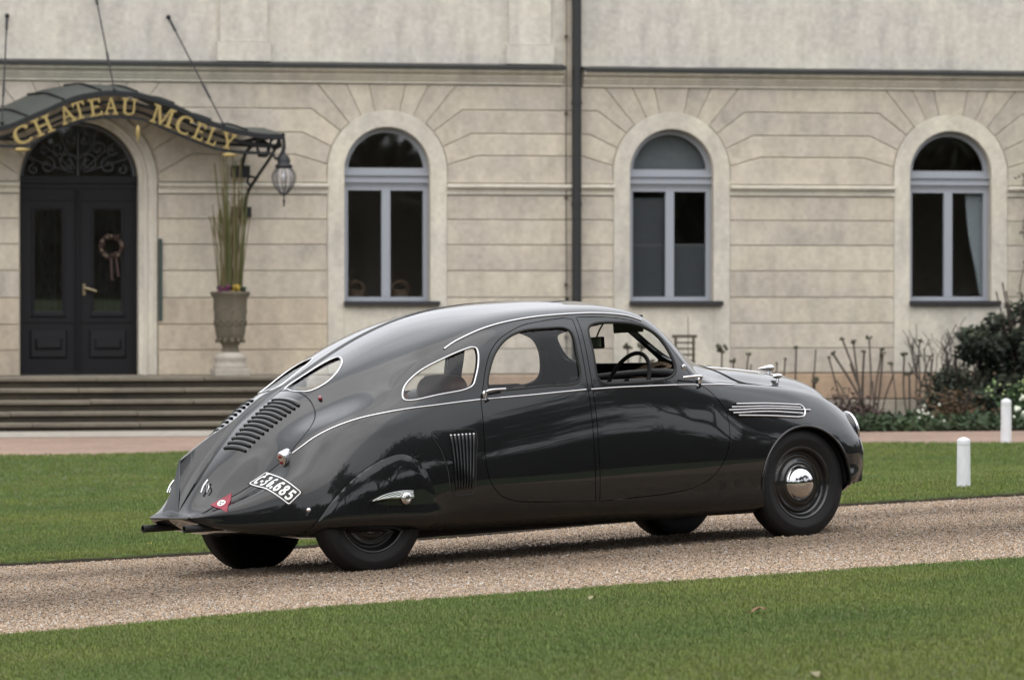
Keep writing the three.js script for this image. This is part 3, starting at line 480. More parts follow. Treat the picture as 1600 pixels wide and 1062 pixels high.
const grassMap = tex(512, (u, v) => { const n = fbm(u, v, 96, 2, 21), m = fbm(u, v, 6, 4, 22), k = .5 + .9 * n * (.7 + .6 * m); return L3(.048 * k + .010 * m, .076 * k, .019 * k); }, true, 1 / 2.3, 1 / 2.3);
const MGrass = std({ map: grassMap, bumpMap: tex(512, (u, v) => fbm(u, v, 96, 2, 21), false, 1 / 2.3, 1 / 2.3), bumpScale: .012, roughness: 1 });
const MSoil = std({ color: rgb(.035, .028, .02), roughness: 1 });
// wear along the drive: paler loose gravel at the sides, darker packed lanes
const driveTone = (x, z) => { const a = farEdge(x), b = nearEdge(x), t = (z - a) / (b - a), n = fbm(x / 20 + .5, z / 20 + .5, 10, 4, 31), lane = Math.exp(-Math.pow((t - .24) / .10, 2)) * .42 + Math.exp(-Math.pow((t - .60) / .13, 2)) * .46, k = 1.0 - lane * (.6 + .8 * n) + .28 * (n - .5) + .12 * sstep(.72, .95, t); return [k, k * (.985 - .10 * lane), k * (.96 - .18 * lane)]; };
structure('gravel_drive', tint(sheet(-40, 40, 0, 1, 320, 40, (x, z, t) => .010 + .02 * Math.sin(Math.PI * t) * .4, (x, t) => mix(nearEdge(x) + .4, farEdge(x) - .4, t)), driveTone), MG);
structure('ground', tint(sheet(-320, 320, 220, -320, 120, 120, (x, z) => -.012), () => [1, 1, 1]), MGrass);
const lawnOff = (e) => (x, z, t) => (t === 0 ? -.03 : t < .0021 ? .022 : .024);
{ // lawns: turf with a cut edge towards the gravel
  const gz = (f) => (x, t) => { const e = f(x); return e; };
  const far = sheet(-40, 40, 0, 1, 500, 60, (x, z, t) => (t === 0 || t === 1 ? -.05 : .040), (x, t) => { const e = farEdge(x) + wob(x, 41), s0 = toF(x, -50)[0], e2 = fw(s0, 0, pathNear(s0) + wob(x, 43)).z; return t === 0 ? e : t < .018 ? e - .004 : t === 1 ? e2 : mix(e, e2, t); });
  structure('far_lawn', far, MGrass);
  { const pos = [], idx = []; for (let i = 0; i <= 900; i++) { const x = mix(-40, 40, i / 900), z = farEdge(x) + wob(x, 41) + .006, y = ground(x, z); pos.push(x, y - .05, z + .014, x, y + .024 + .010 * vnoise(x * 9, 3, 64, 191), z); } for (let i = 0; i < 900; i++) { const a = i * 2; idx.push(a, a + 2, a + 1, a + 1, a + 2, a + 3); } const g = new THREE.BufferGeometry(); g.setAttribute('position', new THREE.Float32BufferAttribute(pos, 3)); g.setIndex(idx); g.computeVertexNormals(); structure('lawn_edge', g, MSoil); }
  const near = sheet(-40, 40, 0, 1, 500, 50, (x, z, t) => (t === 0 ? -.05 : .014), (x, t) => { const e = nearEdge(x) + wob(x * 1.3, 47); return t === 0 ? e : t < .021 ? e + .012 : mix(e, 30, t * t); });
  structure('near_lawn', near, MGrass);
  structure('meadow', sheet(-320, 320, 30, 220, 40, 20, .02), MGrass);
}
// paths before the house, in coordinates along the front
function fsheet(s0, s1, nA, nB, ns, nn, off) { const pos = [], uv = [], idx = []; for (let j = 0; j <= nn; j++) for (let i = 0; i <= ns; i++) { const s = mix(s0, s1, i / ns), n = mix(nA(s), nB(s), j / nn), p = fw(s, 0, n); pos.push(p.x, ground(p.x, p.z) + off, p.z); uv.push(s, n); }
  for (let j = 0; j < nn; j++) for (let i = 0; i < ns; i++) { const a = j * (ns + 1) + i; idx.push(a, a + ns + 1, a + 1, a + 1, a + ns + 1, a + ns + 2); } const g = new THREE.BufferGeometry(); g.setAttribute('position', new THREE.Float32BufferAttribute(pos, 3)); g.setAttribute('uv', new THREE.Float32BufferAttribute(uv, 2)); g.setIndex(idx); g.computeVertexNormals(); if (g.attributes.normal.getY(0) < 0) { const k = g.index.array; for (let i = 0; i < k.length; i += 3) { const t = k[i]; k[i] = k[i + 1]; k[i + 1] = t; } g.computeVertexNormals(); } return g; }
const MPath = std({ map: tex(256, (u, v) => { const k = .75 + .5 * (fbm(u, v, 48, 3, 51) - .5) + .3 * (fbm(u, v, 4, 3, 52) - .5); return L3(.27 * k, .185 * k, .138 * k); }, true, .4, .4), roughness: 1 });
const MPave = std({ map: tex(256, (u, v) => { const k = .8 + .5 * (fbm(u, v, 32, 3, 53) - .5); return L3(.34 * k, .31 * k, .265 * k); }, true, .4, .4), roughness: 1 });
structure('front_path', fsheet(-30, 30, () => 4.95, (s) => pathNear(s) + .3, 80, 6, .006), MPath);
const BED0 = -2.9;
// ---------------------------------------------------------------- the house
const noiseS = (u, v, s) => fbm(u, v, 6, 5, s), stuccoBump = tex(512, (u, v) => fbm(u, v, 40, 4, 61), false, .5, .5);
function stucco(r, g, b, s, dirt = .5) { return std({ map: tex(512, (u, v) => { const m = noiseS(u, v, s), f = fbm(u, v, 60, 3, s + 7), st = fbm(u * 1, v * .25, 24, 3, s + 13), k = 1 + dirt * .38 * (m - .5) + .26 * (f - .5) + .34 * (st - .5), w = 1 - .12 * (m - .5); return L3(r * k, g * k * (1 + .02 * (f - .5)), b * k * w); }, true, .28, .28), bumpMap: stuccoBump, bumpScale: .003, roughness: .95 }); }
const S1 = stucco(.47, .42, .35, 71, .9), S2 = stucco(.49, .44, .365, 73, .9), S3 = stucco(.475, .427, .355, 75, 1), SWarm = stucco(.49, .42, .325, 77, 1), SGreen = stucco(.44, .405, .33, 79, .9), STrim = stucco(.54, .505, .43, 81, .8), SUp = stucco(.52, .49, .435, 83, .8), SPil = stucco(.54, .51, .45, 84, .5), SPlinth = stucco(.36, .26, .18, 85, 1.4), SJoint = stucco(.42, .37, .30, 87, .6), SStone = stucco(.30, .27, .22, 89, 1.2);
const MFrame = std({ color: rgb(.30, .32, .355), roughness: .5 }), MFlash = std({ color: rgb(.016, .017, .018), roughness: .5 }), MSill = std({ color: rgb(.022, .02, .022), roughness: .5 }), MRoom = std({ color: rgb(.42, .38, .32), roughness: 1 }), MIron = std({ color: rgb(.012, .013, .015), roughness: .5, metalness: .3 });
const MPane = phys({ color: rgb(.96, .97, .97), roughness: .015, transmission: 1, thickness: 0, ior: 1.7 });
const HOUSE = thing('chateau', 'large pale stuccoed house with arched windows and banded stonework behind the lawn', 'building', FP.toArray(), TH);
const HP = (n, g, m, par = HOUSE, l) => part(n, g, m, par, l);
const uvWorld = (g) => { const p = g.attributes.position, n = g.attributes.normal, a = new Float32Array(p.count * 2); for (let i = 0; i < p.count; i++) { const nx = Math.abs(n.getX(i)), ny = Math.abs(n.getY(i)); a[2 * i] = nx > .7 ? p.getZ(i) : p.getX(i); a[2 * i + 1] = ny > .7 ? p.getZ(i) : p.getY(i); } g.setAttribute('uv', new THREE.BufferAttribute(a, 2)); return g; };
const shapeOf = (pts) => new THREE.Shape(pts.map((p) => new THREE.Vector2(p[0], p[1])));
const slab = (pts, z0, d, bev = .006) => { const g = new THREE.ExtrudeGeometry(shapeOf(pts), { depth: d - bev, bevelEnabled: bev > 0, bevelThickness: bev, bevelSize: bev, bevelOffset: -bev, bevelSegments: 1 }); return uvWorld(g.translate(0, 0, z0)); };
const bx = (x0, x1, y0, y1, z0, z1) => uvWorld(box(x1 - x0, y1 - y0, z1 - z0, (x0 + x1) / 2, (y0 + y1) / 2, (z0 + z1) / 2));
const arc = (cx, cy, r, a0, a1, n = 28) => Array.from({ length: n + 1 }, (_, i) => { const a = mix(a0, a1, i / n); return [cx + r * Math.cos(a), cy + r * Math.sin(a)]; });
const WIN = [-1.811, 2.353, 6.548], WR = .62, ER = .862, SPR = 3.365, DC = -6.195, DR = .832, DSP = 3.20, GB = -.30;
// wall with arched openings
{ const sh = shapeOf([[-16, GB], [14, GB], [14, 4.6], [-16, 4.6]]);
  for (const c of WIN) { const h = new THREE.Path(); h.moveTo(c - WR, 1.46); h.lineTo(c + WR, 1.46); h.lineTo(c + WR, SPR); h.absarc(c, SPR, WR, 0, Math.PI, false); h.lineTo(c - WR, 1.46); sh.holes.push(h); }
  { const h = new THREE.Path(), c = DC; h.moveTo(c - DR, .48); h.lineTo(c + DR, .48); h.lineTo(c + DR, DSP); h.absarc(c, DSP, DR, 0, Math.PI, false); h.lineTo(c - DR, .48); sh.holes.push(h); }
  HP('wall', uvWorld(new THREE.ExtrudeGeometry(sh, { depth: .4, bevelEnabled: false, curveSegments: 32 }).translate(0, 0, -.43)), SJoint);
  HP('upper_wall', bx(-16, 14, 4.6, 9, -.43, -.02), SUp);
  HP('room_shell', [bx(-16, 14, GB, 9, -4.2, -4.0), bx(-16, 14, GB, .3, -4, -.44), bx(-16, 14, 4.4, 4.6, -4, -.44), bx(-16.2, -16, GB, 9, -4.2, -.02), bx(14, 14.2, GB, 9, -4.2, -.02), bx(-4.6, -4.4, .3, 4.4, -4, -.44), bx(.3, .5, .3, 4.4, -4, -.44), bx(4.4, 4.6, .3, 4.4, -4, -.44), bx(-16, 14, 8.9, 9, -4, -.44)], MRoom);
}
// banded stonework: straight courses below the string course, mitred ones and voussoirs round the arches
const rows = [.475, .83, 1.19, 1.565, 1.945, 2.315, 2.675, 3.02];
const G = .0052, PRO = .03;
function bandEdges(lo, hi) { const e = []; // stone between the surrounds
  const C = [DC - 4.2, ...[DC], ...WIN, 10.7]; const rad = (c) => (c === DC ? 1.11 : ER); for (let i = 0; i < C.length - 1; i++) e.push([C[i] + rad(C[i]), C[i + 1] - (i === 0 ? DR + .012 : rad(C[i + 1])), i]); return e; }
const bays = bandEdges();
const PIPE0 = .735, PIPE1 = 1.03;
bays.forEach(([a, b, bi], k) => {
  for (let r = 0; r < rows.length - 1; r++) {
    const mat = bi === 4 ? (r % 2 ? SGreen : S3) : r < 3 && bi < 2 ? SWarm : [S1, S2, S3][(r + bi) % 3];
    const segs = bi === 3 - 0 && a < PIPE0 && b > PIPE1 ? [[a, PIPE0], [PIPE1, b]] : [[a, b]];
    for (const [p, q] of segs) HP('stone_course', slab([[p + G * .3, rows[r] + G], [q - G * .3, rows[r] + G], [q - G * .3, rows[r + 1] - G], [p + G * .3, rows[r + 1] - G]], -.03, PRO), mat);
  }
});
const ARCHES = [[DC, DSP, 1.115], ...WIN.map((c) => [c, SPR, ER])];
const lv = [3.18, 3.575, 3.895, 4.235, 4.59];     // joints of the mitred courses above the string course
const COR = 4.595;
// right side half joints: angle at the arch and where the joint turns level
const bends = [[null, .0], [.10, 1.42], [.40, 1.36], [.70, 1.17]];
function ray2(A, ang, r) { return [A[0] + r * Math.cos(ang), A[1] + r * Math.sin(ang)]; }
const jAng = [0, .085, .39, .70, .885, 1.12, 1.345, Math.PI / 2];   // joint angles from the springing to the crown
ARCHES.forEach((A, ai) => {
  const R = A[2], top = COR - G, q = ai === 0 ? -.05 : 0;
  // voussoirs that reach the cornice
  const angs = [.885, 1.10, 1.33, Math.PI - 1.33 + .24, Math.PI - 1.10 + .0, Math.PI - .885]; const list = [.885, 1.12, 1.36, 1.78, 2.02, Math.PI - .885];
  for (let i = 0; i < list.length - 1; i++) {
    const g = G / R * .55, a0 = list[i] + g, a1 = list[i + 1] - g; const tp = (a) => { const k = (top - A[1]) / Math.sin(a); return [A[0] + k * Math.cos(a), top]; };
    HP('voussoir', slab([...arc(A[0], A[1], R, a0, a1, 6), tp(a1), tp(a0)], -.03, PRO), [S1, S2, S3][(i + ai) % 3]);
  }
});
// mitred courses between neighbouring arches
const pairs = [[[DC - 4.2, SPR, ER], [DC, DSP, DR + .012]], [ARCHES[0], ARCHES[1]], [ARCHES[1], ARCHES[2]], [ARCHES[2], ARCHES[3]], [ARCHES[3], [10.7, SPR, ER]]];
pairs.forEach(([A, B], pi) => {
  const y0 = 3.19, lev = [y0, 3.585, 3.90, 4.235, COR], ja = [null, .10, .40, .69, .885];
  const joint = (P, i, side) => {   // joint i at arch P on its right (+1) or left (-1): from the arch to where it runs level
    const R = P[2] + .006; if (i === 0) { const dy = lev[0] - P[1]; return [[P[0] + side * Math.sqrt(Math.max(0, R * R - dy * dy)), lev[0]]]; }
    if (i === 4) { const k = (COR - G - P[1]) / Math.sin(ja[4]); return [[P[0] + side * R * Math.cos(ja[4]), P[1] + R * Math.sin(ja[4])], [P[0] + side * k * Math.cos(ja[4]), COR - G]]; }
    const a = ja[i], p = [P[0] + side * R * Math.cos(a), P[1] + R * Math.sin(a)], run = [0, .46, .42, .42][i]; return [p, [p[0] + side * run, lev[i]]];
  };
  for (let i = 0; i < 4; i++) {
    const lo1 = joint(A, i, 1), hi1 = joint(A, i + 1, 1), lo2 = joint(B, i, -1), hi2 = joint(B, i + 1, -1), pts = [];
    const edge = (P, p, q, side) => { const a0 = Math.atan2(p[1] - P[1], side * (p[0] - P[0])), a1 = Math.atan2(q[1] - P[1], side * (q[0] - P[0])); return Array.from({ length: 5 }, (_, k) => { const a = mix(a0, a1, (k + 1) / 6); return [P[0] + side * (P[2] + .006) * Math.cos(a), P[1] + (P[2] + .006) * Math.sin(a)]; }); };
    pts.push(...lo1, ...lo2.slice().reverse(), ...edge(B, lo2[0], hi2[0], -1), ...hi2, ...hi1.slice().reverse(), ...edge(A, hi1[0], lo1[0], 1));
    const c = grow(pts, -G * .8); const mat = pi === 4 ? SGreen : [S2, S1, S3][(i + pi) % 3];
    HP('stone_course', slab(c, -.03, PRO, .01), mat);
  }
});
// string course, cornice, flashing, pilaster strips, plinth
bays.forEach(([a, b], i) => { const segs = i === 3 - 0 && a < PIPE0 && b > PIPE1 ? [[a, PIPE0], [PIPE1, b]] : [[a, b]]; for (const [p, q] of segs) { const prof = [[-.03, 3.035], [.018, 3.035], [.018, 3.085], [.028, 3.092], [.028, 3.105], [.06, 3.125], [.072, 3.135], [.072, 3.165], [.05, 3.18], [-.03, 3.18]]; const g = new THREE.ExtrudeGeometry(new THREE.Shape(prof.map((t) => new THREE.Vector2(-t[0], t[1]))), { depth: q - p, bevelEnabled: false }).rotateY(Math.PI / 2).translate(p, 0, 0); HP('string_course', uvWorld(g), STrim); } });
for (const [p, q, n] of [[-16, .735, 0], [1.035, 14, 1]]) {
  const y = n ? -.02 : 0, prof = [[-.03, 4.605], [.03, 4.605], [.03, 4.635], [.045, 4.65], [.075, 4.70], [.085, 4.705], [.085, 4.735], [.13, 4.765], [.16, 4.775], [.16, 4.835], [-.03, 4.842]];
  HP('cornice', uvWorld(new THREE.ExtrudeGeometry(new THREE.Shape(prof.map((t) => new THREE.Vector2(-t[0], t[1] + y))), { depth: q - p, bevelEnabled: false }).rotateY(Math.PI / 2).translate(p, 0, 0)), STrim);
  const fl = new THREE.BoxGeometry(q - p + .03, .014, .24, Math.round((q - p) * 3), 1, 1); { const a = fl.attributes.position; for (let i = 0; i < a.count; i++) a.setY(i, a.getY(i) + (a.getZ(i) > 0 ? -.016 : .03) + .008 * (vnoise(a.getX(i) * 2, 1, 64, 91) - .5)); }
  HP('cornice_flashing', [fl.translate((p + q) / 2, 4.868 + y, .078), box(q - p + .03, .045, .008, (p + q) / 2, 4.836 + y, .196)], MFlash);
}
for (const [a, b] of [[-4.21, -3.536], [-.047, .561], [7.9, 8.6]]) { HP('pilaster', bx(a, b, 5.175, 9, -.02, .035), SPil); HP('pilaster_base', bx(a - .045, b + .045, 4.90, 5.17, -.02, .055), SPil); }
[[-16, DC - DR - .012], [DC + 1.11, 14]].forEach(([a, b]) => { const n = Math.ceil((b - a) / 2.1); for (let i = 0; i < n; i++) for (const [y0, y1] of [[GB, .08], [.095, .455]]) HP('plinth_stone', slab([[mix(a, b, i / n) + .006, y0], [mix(a, b, (i + 1) / n) - .006, y0], [mix(a, b, (i + 1) / n) - .006, y1], [mix(a, b, i / n) + .006, y1]], -.03, .055, .01), rnd() < .35 ? SPlinth : y0 < 0 ? SStone : [SPlinth, S3][i % 2]); });
HP('upper_recess', bx(.755, 1.02, 4.6, 9, -.02, -.012), S3);
// windows
function archPts(c, r, y0, cy) { return [[c - r, y0], [c + r, y0], ...arc(c, cy, r, 0, Math.PI, 32)]; }
function ring2(c, r, y0, cy, w, z0, z1) { const s = shapeOf(archPts(c, r, y0, cy)), h = new THREE.Path(archPts(c, r - w, y0 + (typeof y0 === 'number' ? 0 : 0), cy).map((p) => new THREE.Vector2(p[0], p[1]))); s.holes.push(h); return uvWorld(new THREE.ExtrudeGeometry(s, { depth: z1 - z0, bevelEnabled: false }).translate(0, 0, z0)); }
WIN.forEach((c, i) => {
  // raised surround round the opening
  const s = shapeOf([[c + WR, .48], [c + ER, .48], ...arc(c, SPR, ER, 0, Math.PI, 40), [c - ER, .48], [c - WR, .48], ...arc(c, SPR, WR, Math.PI, 0, 40)]);
  const sur = new THREE.ExtrudeGeometry(s, { depth: .035, bevelEnabled: true, bevelThickness: .01, bevelSize: .01, bevelOffset: -.01, bevelSegments: 2, curveSegments: 8 }).translate(0, 0, -.03);
  HP('window_surround', [uvWorld(sur), bx(c - WR, c + WR, .48, 1.455, -.03, .012)], STrim);
  const W = new THREE.Group(); W.name = 'window'; HOUSE.add(W);
  const o = .05, x0 = c - WR + o - .03, x1 = c + WR + .0, cx = (x0 + x1) / 2 - .005, zf = -.17, fw2 = (x1 - x0) / 2;
  HP('window_sill', bx(c - WR - .012, c + WR + .13, 1.452, 1.515, -.2, .085), MSill, W);
  const F = [bx(x0 - .08, x1, 1.50, 1.575, zf - .03, zf + .03), bx(x0 - .08, x0 + .055, 1.575, 3.15, zf - .03, zf + .03), bx(x1 - .075, x1, 1.575, 3.15, zf - .03, zf + .03), bx(cx - .062, cx + .062, 1.575, 3.10, zf - .028, zf + .034), bx(x0, x1, 3.09, 3.155, zf - .03, zf + .028), bx(x0 - .03, x1, 3.155, 3.20, zf - .03, zf + .04), bx(x0 - .03, x1 + .01, 3.20, 3.245, zf - .03, zf + .075), bx(x0 - .03, x1, 3.245, 3.30, zf - .03, zf + .04), bx(x0 - .03, x1 + .01, 3.30, 3.335, zf - .03, zf + .075), bx(x0 - .03, x1, 3.335, 3.41, zf - .03, zf + .03)];
  HP('window_frame', F, MFrame, W);
  const s2 = shapeOf([[c - WR - .01, 3.41], ...arc(c + .01, SPR, WR + .01, Math.PI, 0, 32), [c + WR + .01, 3.41], [c + WR - .08, 3.41], ...arc(c + .005, SPR, WR - .072, .06, Math.PI - .06, 32), [c - WR + .05, 3.41]]);
  HP('arch_frame', uvWorld(new THREE.ExtrudeGeometry(s2, { depth: .05, bevelEnabled: false }).translate(0, 0, zf - .028)), MFrame, W);
  for (const [a, b, y0, y1] of [[x0 + .055, cx - .062, 1.575, 3.09], [cx + .062, x1 - .075, 1.575, 3.09]]) { HP('pane', bx(a, b, y0, y1, zf - .006, zf - .002), MPane, W); }
  HP('pane', uvWorld(new THREE.ExtrudeGeometry(shapeOf([[c - WR, 3.41], ...arc(c, SPR, WR - .01, Math.PI - .07, .07, 24), [c + WR, 3.41]]), { depth: .004, bevelEnabled: false }).translate(0, 0, zf - .006)), MPane, W);
  const grey = std({ color: rgb(.055, .060, .065), roughness: .9 }), pale = std({ color: rgb(.26, .29, .31), roughness: .9 });
  if (i === 1) { HP('blind', [bx(x0 + .055, cx - .07, 1.575, 3.0, zf - .06, zf - .05), bx(cx + .07, x1 - .075, 1.575, 2.34, zf - .06, zf - .05)], grey, W); HP('blind', bx(x0, x1, 3.41, 3.98, zf - .12, zf - .11), std({ color: rgb(.15, .165, .175), roughness: .9 }), W); HP('blind_hem', [bx(x0 + .055, cx - .07, 2.30, 2.335, zf - .048, zf - .044), bx(cx + .07, x1 - .075, 2.30, 2.335, zf - .048, zf - .044)], std({ color: rgb(.09, .095, .10), roughness: .9 }), W); }
  if (i === 2) { const pl = []; for (let k = 0; k < 7; k++) { const t = k / 6; pl.push(tube([V(mix(x1 - .30, x1 - .06, t), 3.08, zf - .09), V(mix(x1 - .25, x1 - .06, t), 2.5, zf - .09), V(mix(x1 - .13, x1 - .05, t), 1.9, zf - .09), V(mix(x1 - .075, x1 - .045, t), 1.6, zf - .09)], .022, 14, 6)); } HP('curtain', pl, pale, W); }
  if (i === 0) { const mat = std({ color: rgb(.10, .065, .04), roughness: .8 }), chair = (x, z) => [new THREE.CylinderGeometry(.13, .15, .12, 16).translate(x, 1.62, z), new THREE.TorusGeometry(.13, .035, 8, 20, Math.PI).translate(x, 1.66, z - .04)]; HP('lamp_shade', [...chair(c - .32, -.8), ...chair(c + .33, -.75)], mat, W); }
});
// ---------------------------------------------------------------- door
{
  const MDoor = phys({ color: rgb(.0042, .0038, .006), roughness: .5, specularIntensity: .6 }), MDoor2 = phys({ color: rgb(.006, .0055, .008), roughness: .45, specularIntensity: .7 });
  const j = shapeOf([[DC + DR, .48], [DC + 1.09, .48], ...arc(DC, DSP, 1.09, 0, Math.PI - .885, 32), ...arc(DC, DSP, DR, Math.PI - .885, 0, 32)]);
  HP('door_surround', uvWorld(new THREE.ExtrudeGeometry(j, { depth: .03, bevelEnabled: true, bevelThickness: .012, bevelSize: .012, bevelOffset: -.012, bevelSegments: 2 }).translate(0, 0, -.03)), STrim);
  // moulding on the jamb and arch
  const mp = [[DC + DR + .10, .48], [DC + DR + .10, DSP], ...arc(DC, DSP, DR + .10, 0.08, Math.PI - .9, 24)].map((p) => V(p[0], p[1], .012));
  HP('door_moulding', [tube(mp, .028, 120, 8), tube(mp.map((p) => p.clone().setX(DC + (p.x - DC) * 1.11).setZ(.006)), .016, 120, 8)], STrim);
  const D = new THREE.Group(); D.name = 'door'; HOUSE.add(D); const z = -.20;
  HP('door_frame', [bx(DC - DR, DC + DR, 3.17, 3.27, z - .05, z + .06), bx(DC - DR, DC + DR, 3.10, 3.17, z - .05, z + .03), bx(DC - DR, DC + DR, .48, .52, z - .05, z + .05), bx(DC - DR, DC - DR + .05, .48, 3.2, z - .05, z + .02), bx(DC + DR - .05, DC + DR, .48, 3.2, z - .05, z + .02)], MDoor, D);
  for (const s of [-1, 1]) {
    const a = s < 0 ? DC - DR + .05 : DC + .012, b = s < 0 ? DC - .012 : DC + DR - .05, w = b - a, m = (a + b) / 2, pw = .19, dx = m + s * .02;
    HP('door_leaf', [bx(a, dx - pw, .52, 3.10, z - .03, z + .012), bx(dx + pw, b, .52, 3.10, z - .03, z + .012), bx(dx - pw, dx + pw, .52, 1.36, z - .03, z + .012), bx(dx - pw, dx + pw, 2.80, 3.10, z - .03, z + .012), bx(a + .02, b - .02, 1.22, 1.265, z + .012, z + .03), bx(a + .02, b - .02, 2.93, 2.96, z + .012, z + .03)], MDoor, D);
    HP('door_panel', [slab([[dx - .26, .72], [dx + .26, .72], [dx + .26, 1.12], [dx - .26, 1.12]], z + .012, .03, .02), slab([[dx - .19, .84], [dx + .19, .84], [dx + .19, 1.0], [dx - .19, 1.0]], z + .042, .035, .03), slab([[dx - .25, 1.30], [dx + .25, 1.30], [dx + .21, 1.37], [dx - .21, 1.37]], z + .012, .03, .015)], MDoor2, D);
    const fr = [[dx - pw - .03, 1.37], [dx + pw + .03, 1.37], [dx + pw + .03, 2.83], [dx - pw - .03, 2.83]].map((p) => V(p[0], p[1], z + .015)); const bead = []; for (let k = 0; k < 4; k++) bead.push(tube([fr[k], fr[(k + 1) % 4]], .014, 2, 6)); HP('pane_bead', bead, MDoor2, D);
    HP('pane', bx(dx - pw, dx + pw, 1.36, 2.80, z - .012, z - .006), MPane, D);
    const gr = []; for (let k = 0; k < 3; k++) { const x = dx - .1 + .1 * k; gr.push(tube([V(x, 1.38, z - .03), V(x, 2.78, z - .03)], .006, 2, 6)); } for (let k = 0; k < 5; k++) gr.push(new THREE.TorusGeometry(.07, .006, 6, 20).translate(dx, 1.6 + .26 * k, z - .03)); HP('door_grille', gr, MIron, D);
  }
  HP('cover_strip', [bx(DC - .035, DC + .035, .52, 3.10, z + .012, z + .05), tube([V(DC, .55, z + .055), V(DC, 3.08, z + .055)], .02, 2, 8)], MDoor, D);
  HP('fanlight_pane', uvWorld(new THREE.ExtrudeGeometry(shapeOf([[DC - DR, 3.27], ...arc(DC, DSP, DR, Math.PI - .09, .09, 30), [DC + DR, 3.27]]), { depth: .005, bevelEnabled: false }).translate(0, 0, z - .04)), MPane, D);
  const fi = [tube(arc(DC, DSP, DR - .03, .08, Math.PI - .08, 24).map((p) => V(p[0], p[1], z + .01)), .035, 60, 8)], spiral = (cx, cy, r, a0, turns, d) => tube(Array.from({ length: 26 }, (_, i) => { const t = i / 25, a = a0 + d * turns * 2 * Math.PI * t, q = r * (1 - .78 * t); return V(cx + q * Math.cos(a), cy + q * Math.sin(a), z + .02); }), .011, 50, 6);
  for (const s of [-1, 1]) { fi.push(spiral(DC + s * .15, 3.46, .14, Math.PI / 2 + s * 1.2, 1.25, -s), spiral(DC + s * .43, 3.42, .12, Math.PI / 2, 1.2, s), spiral(DC + s * .62, 3.36, .075, Math.PI / 2, 1.1, -s), spiral(DC + s * .28, 3.66, .10, 0, 1.2, s), spiral(DC + s * .09, 3.78, .09, Math.PI / 2, 1.1, -s), spiral(DC + s * .47, 3.62, .07, 0, 1.1, -s)); for (let k = 1; k < 4; k++) { const a = Math.PI / 2 - s * k * .38; fi.push(tube([V(DC + .1 * Math.cos(a), 3.28 + .1 * Math.sin(a), z + .01), V(DC + .78 * Math.cos(a), DSP + .78 * Math.sin(a), z + .01)], .009, 2, 6)); } }
  fi.push(tube([V(DC, 3.27, z + .015), V(DC, 4.0, z + .015)], .014, 2, 6));
  HP('fanlight_grille', fi, std({ color: rgb(.075, .08, .09), roughness: .4, metalness: .3 }), D);
  HP('door_handle', [tube([V(DC + .085, 1.70, z + .06), V(DC + .14, 1.69, z + .085), V(DC + .25, 1.655, z + .085)], .022, 12, 8), rbox(.045, .16, .012, .005, DC + .085, 1.68, z + .02)], std({ color: rgb(.30, .25, .16), roughness: .4, metalness: 1 }), D);
}
// ---------------------------------------------------------------- things on and before the house
const fthing = (name, label, cat, s, h, n, group, turn = 0) => thing(name, label, cat, fw(s, h, n).toArray(), TH + turn, group);
// steps
{
  const T = fthing('stone_steps', 'five weathered dark stone steps across the front of the doorway', 'steps', -6.2, GB, 0);
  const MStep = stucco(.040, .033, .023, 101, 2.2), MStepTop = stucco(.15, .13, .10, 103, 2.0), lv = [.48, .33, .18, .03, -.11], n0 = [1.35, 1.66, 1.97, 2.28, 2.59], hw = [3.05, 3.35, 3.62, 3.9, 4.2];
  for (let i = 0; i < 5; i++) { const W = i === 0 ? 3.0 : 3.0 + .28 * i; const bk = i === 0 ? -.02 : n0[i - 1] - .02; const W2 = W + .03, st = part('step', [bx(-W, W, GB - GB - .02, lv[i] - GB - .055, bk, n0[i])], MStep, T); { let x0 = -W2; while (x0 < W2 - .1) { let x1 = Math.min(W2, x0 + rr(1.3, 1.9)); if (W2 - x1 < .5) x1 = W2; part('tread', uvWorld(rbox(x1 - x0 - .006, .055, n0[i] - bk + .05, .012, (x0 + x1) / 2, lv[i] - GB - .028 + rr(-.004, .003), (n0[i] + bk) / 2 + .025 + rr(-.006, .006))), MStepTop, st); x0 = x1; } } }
  structure('forecourt_paving', fsheet(-12, -2.4, () => 2.5, () => 4.95, 30, 4, .012), MPave);
}
// downpipe and conduit
{
  const D = fthing('downpipe', 'dark metal rainwater pipe running up the front beside the second window', 'downpipe', .928, GB, .09);
  part('pipe', new THREE.CylinderGeometry(.068, .068, 9.3, 24).translate(0, 4.65, 0), MFlash, D);
  for (const h of [1.1, 2.9, 4.35, 5.9]) part('bracket', [new THREE.CylinderGeometry(.078, .078, .045, 24).translate(0, h - GB, 0), box(.03, .03, .1, 0, h - GB, -.07)], MFlash, D);
  const C = fthing('lightning_conductor', 'thin brown earthing wire clipped to the wall left of the dark rainwater pipe', 'wire', .79, GB, .03);
  const MW = std({ color: rgb(.09, .07, .055), roughness: .7 }); part('wire', tube([V(0, .3, 0), V(.004, 2, 0), V(-.004, 4, 0), V(0, 5.0, .02), V(-.01, 5.2, .06), V(0, 9, .0)], .008, 40, 6), MW, C); for (const h of [.6, 1.3, 2.05, 3.3, 4.5, 5.6, 6.2]) part('clip', rbox(.05, .05, .035, .008, 0, h, -.01), MW, C);
  part('test_joint', rbox(.045, .30, .05, .01, .01, 2.02 - .3, .0), std({ color: rgb(.03, .026, .024), roughness: .6 }), C);
}
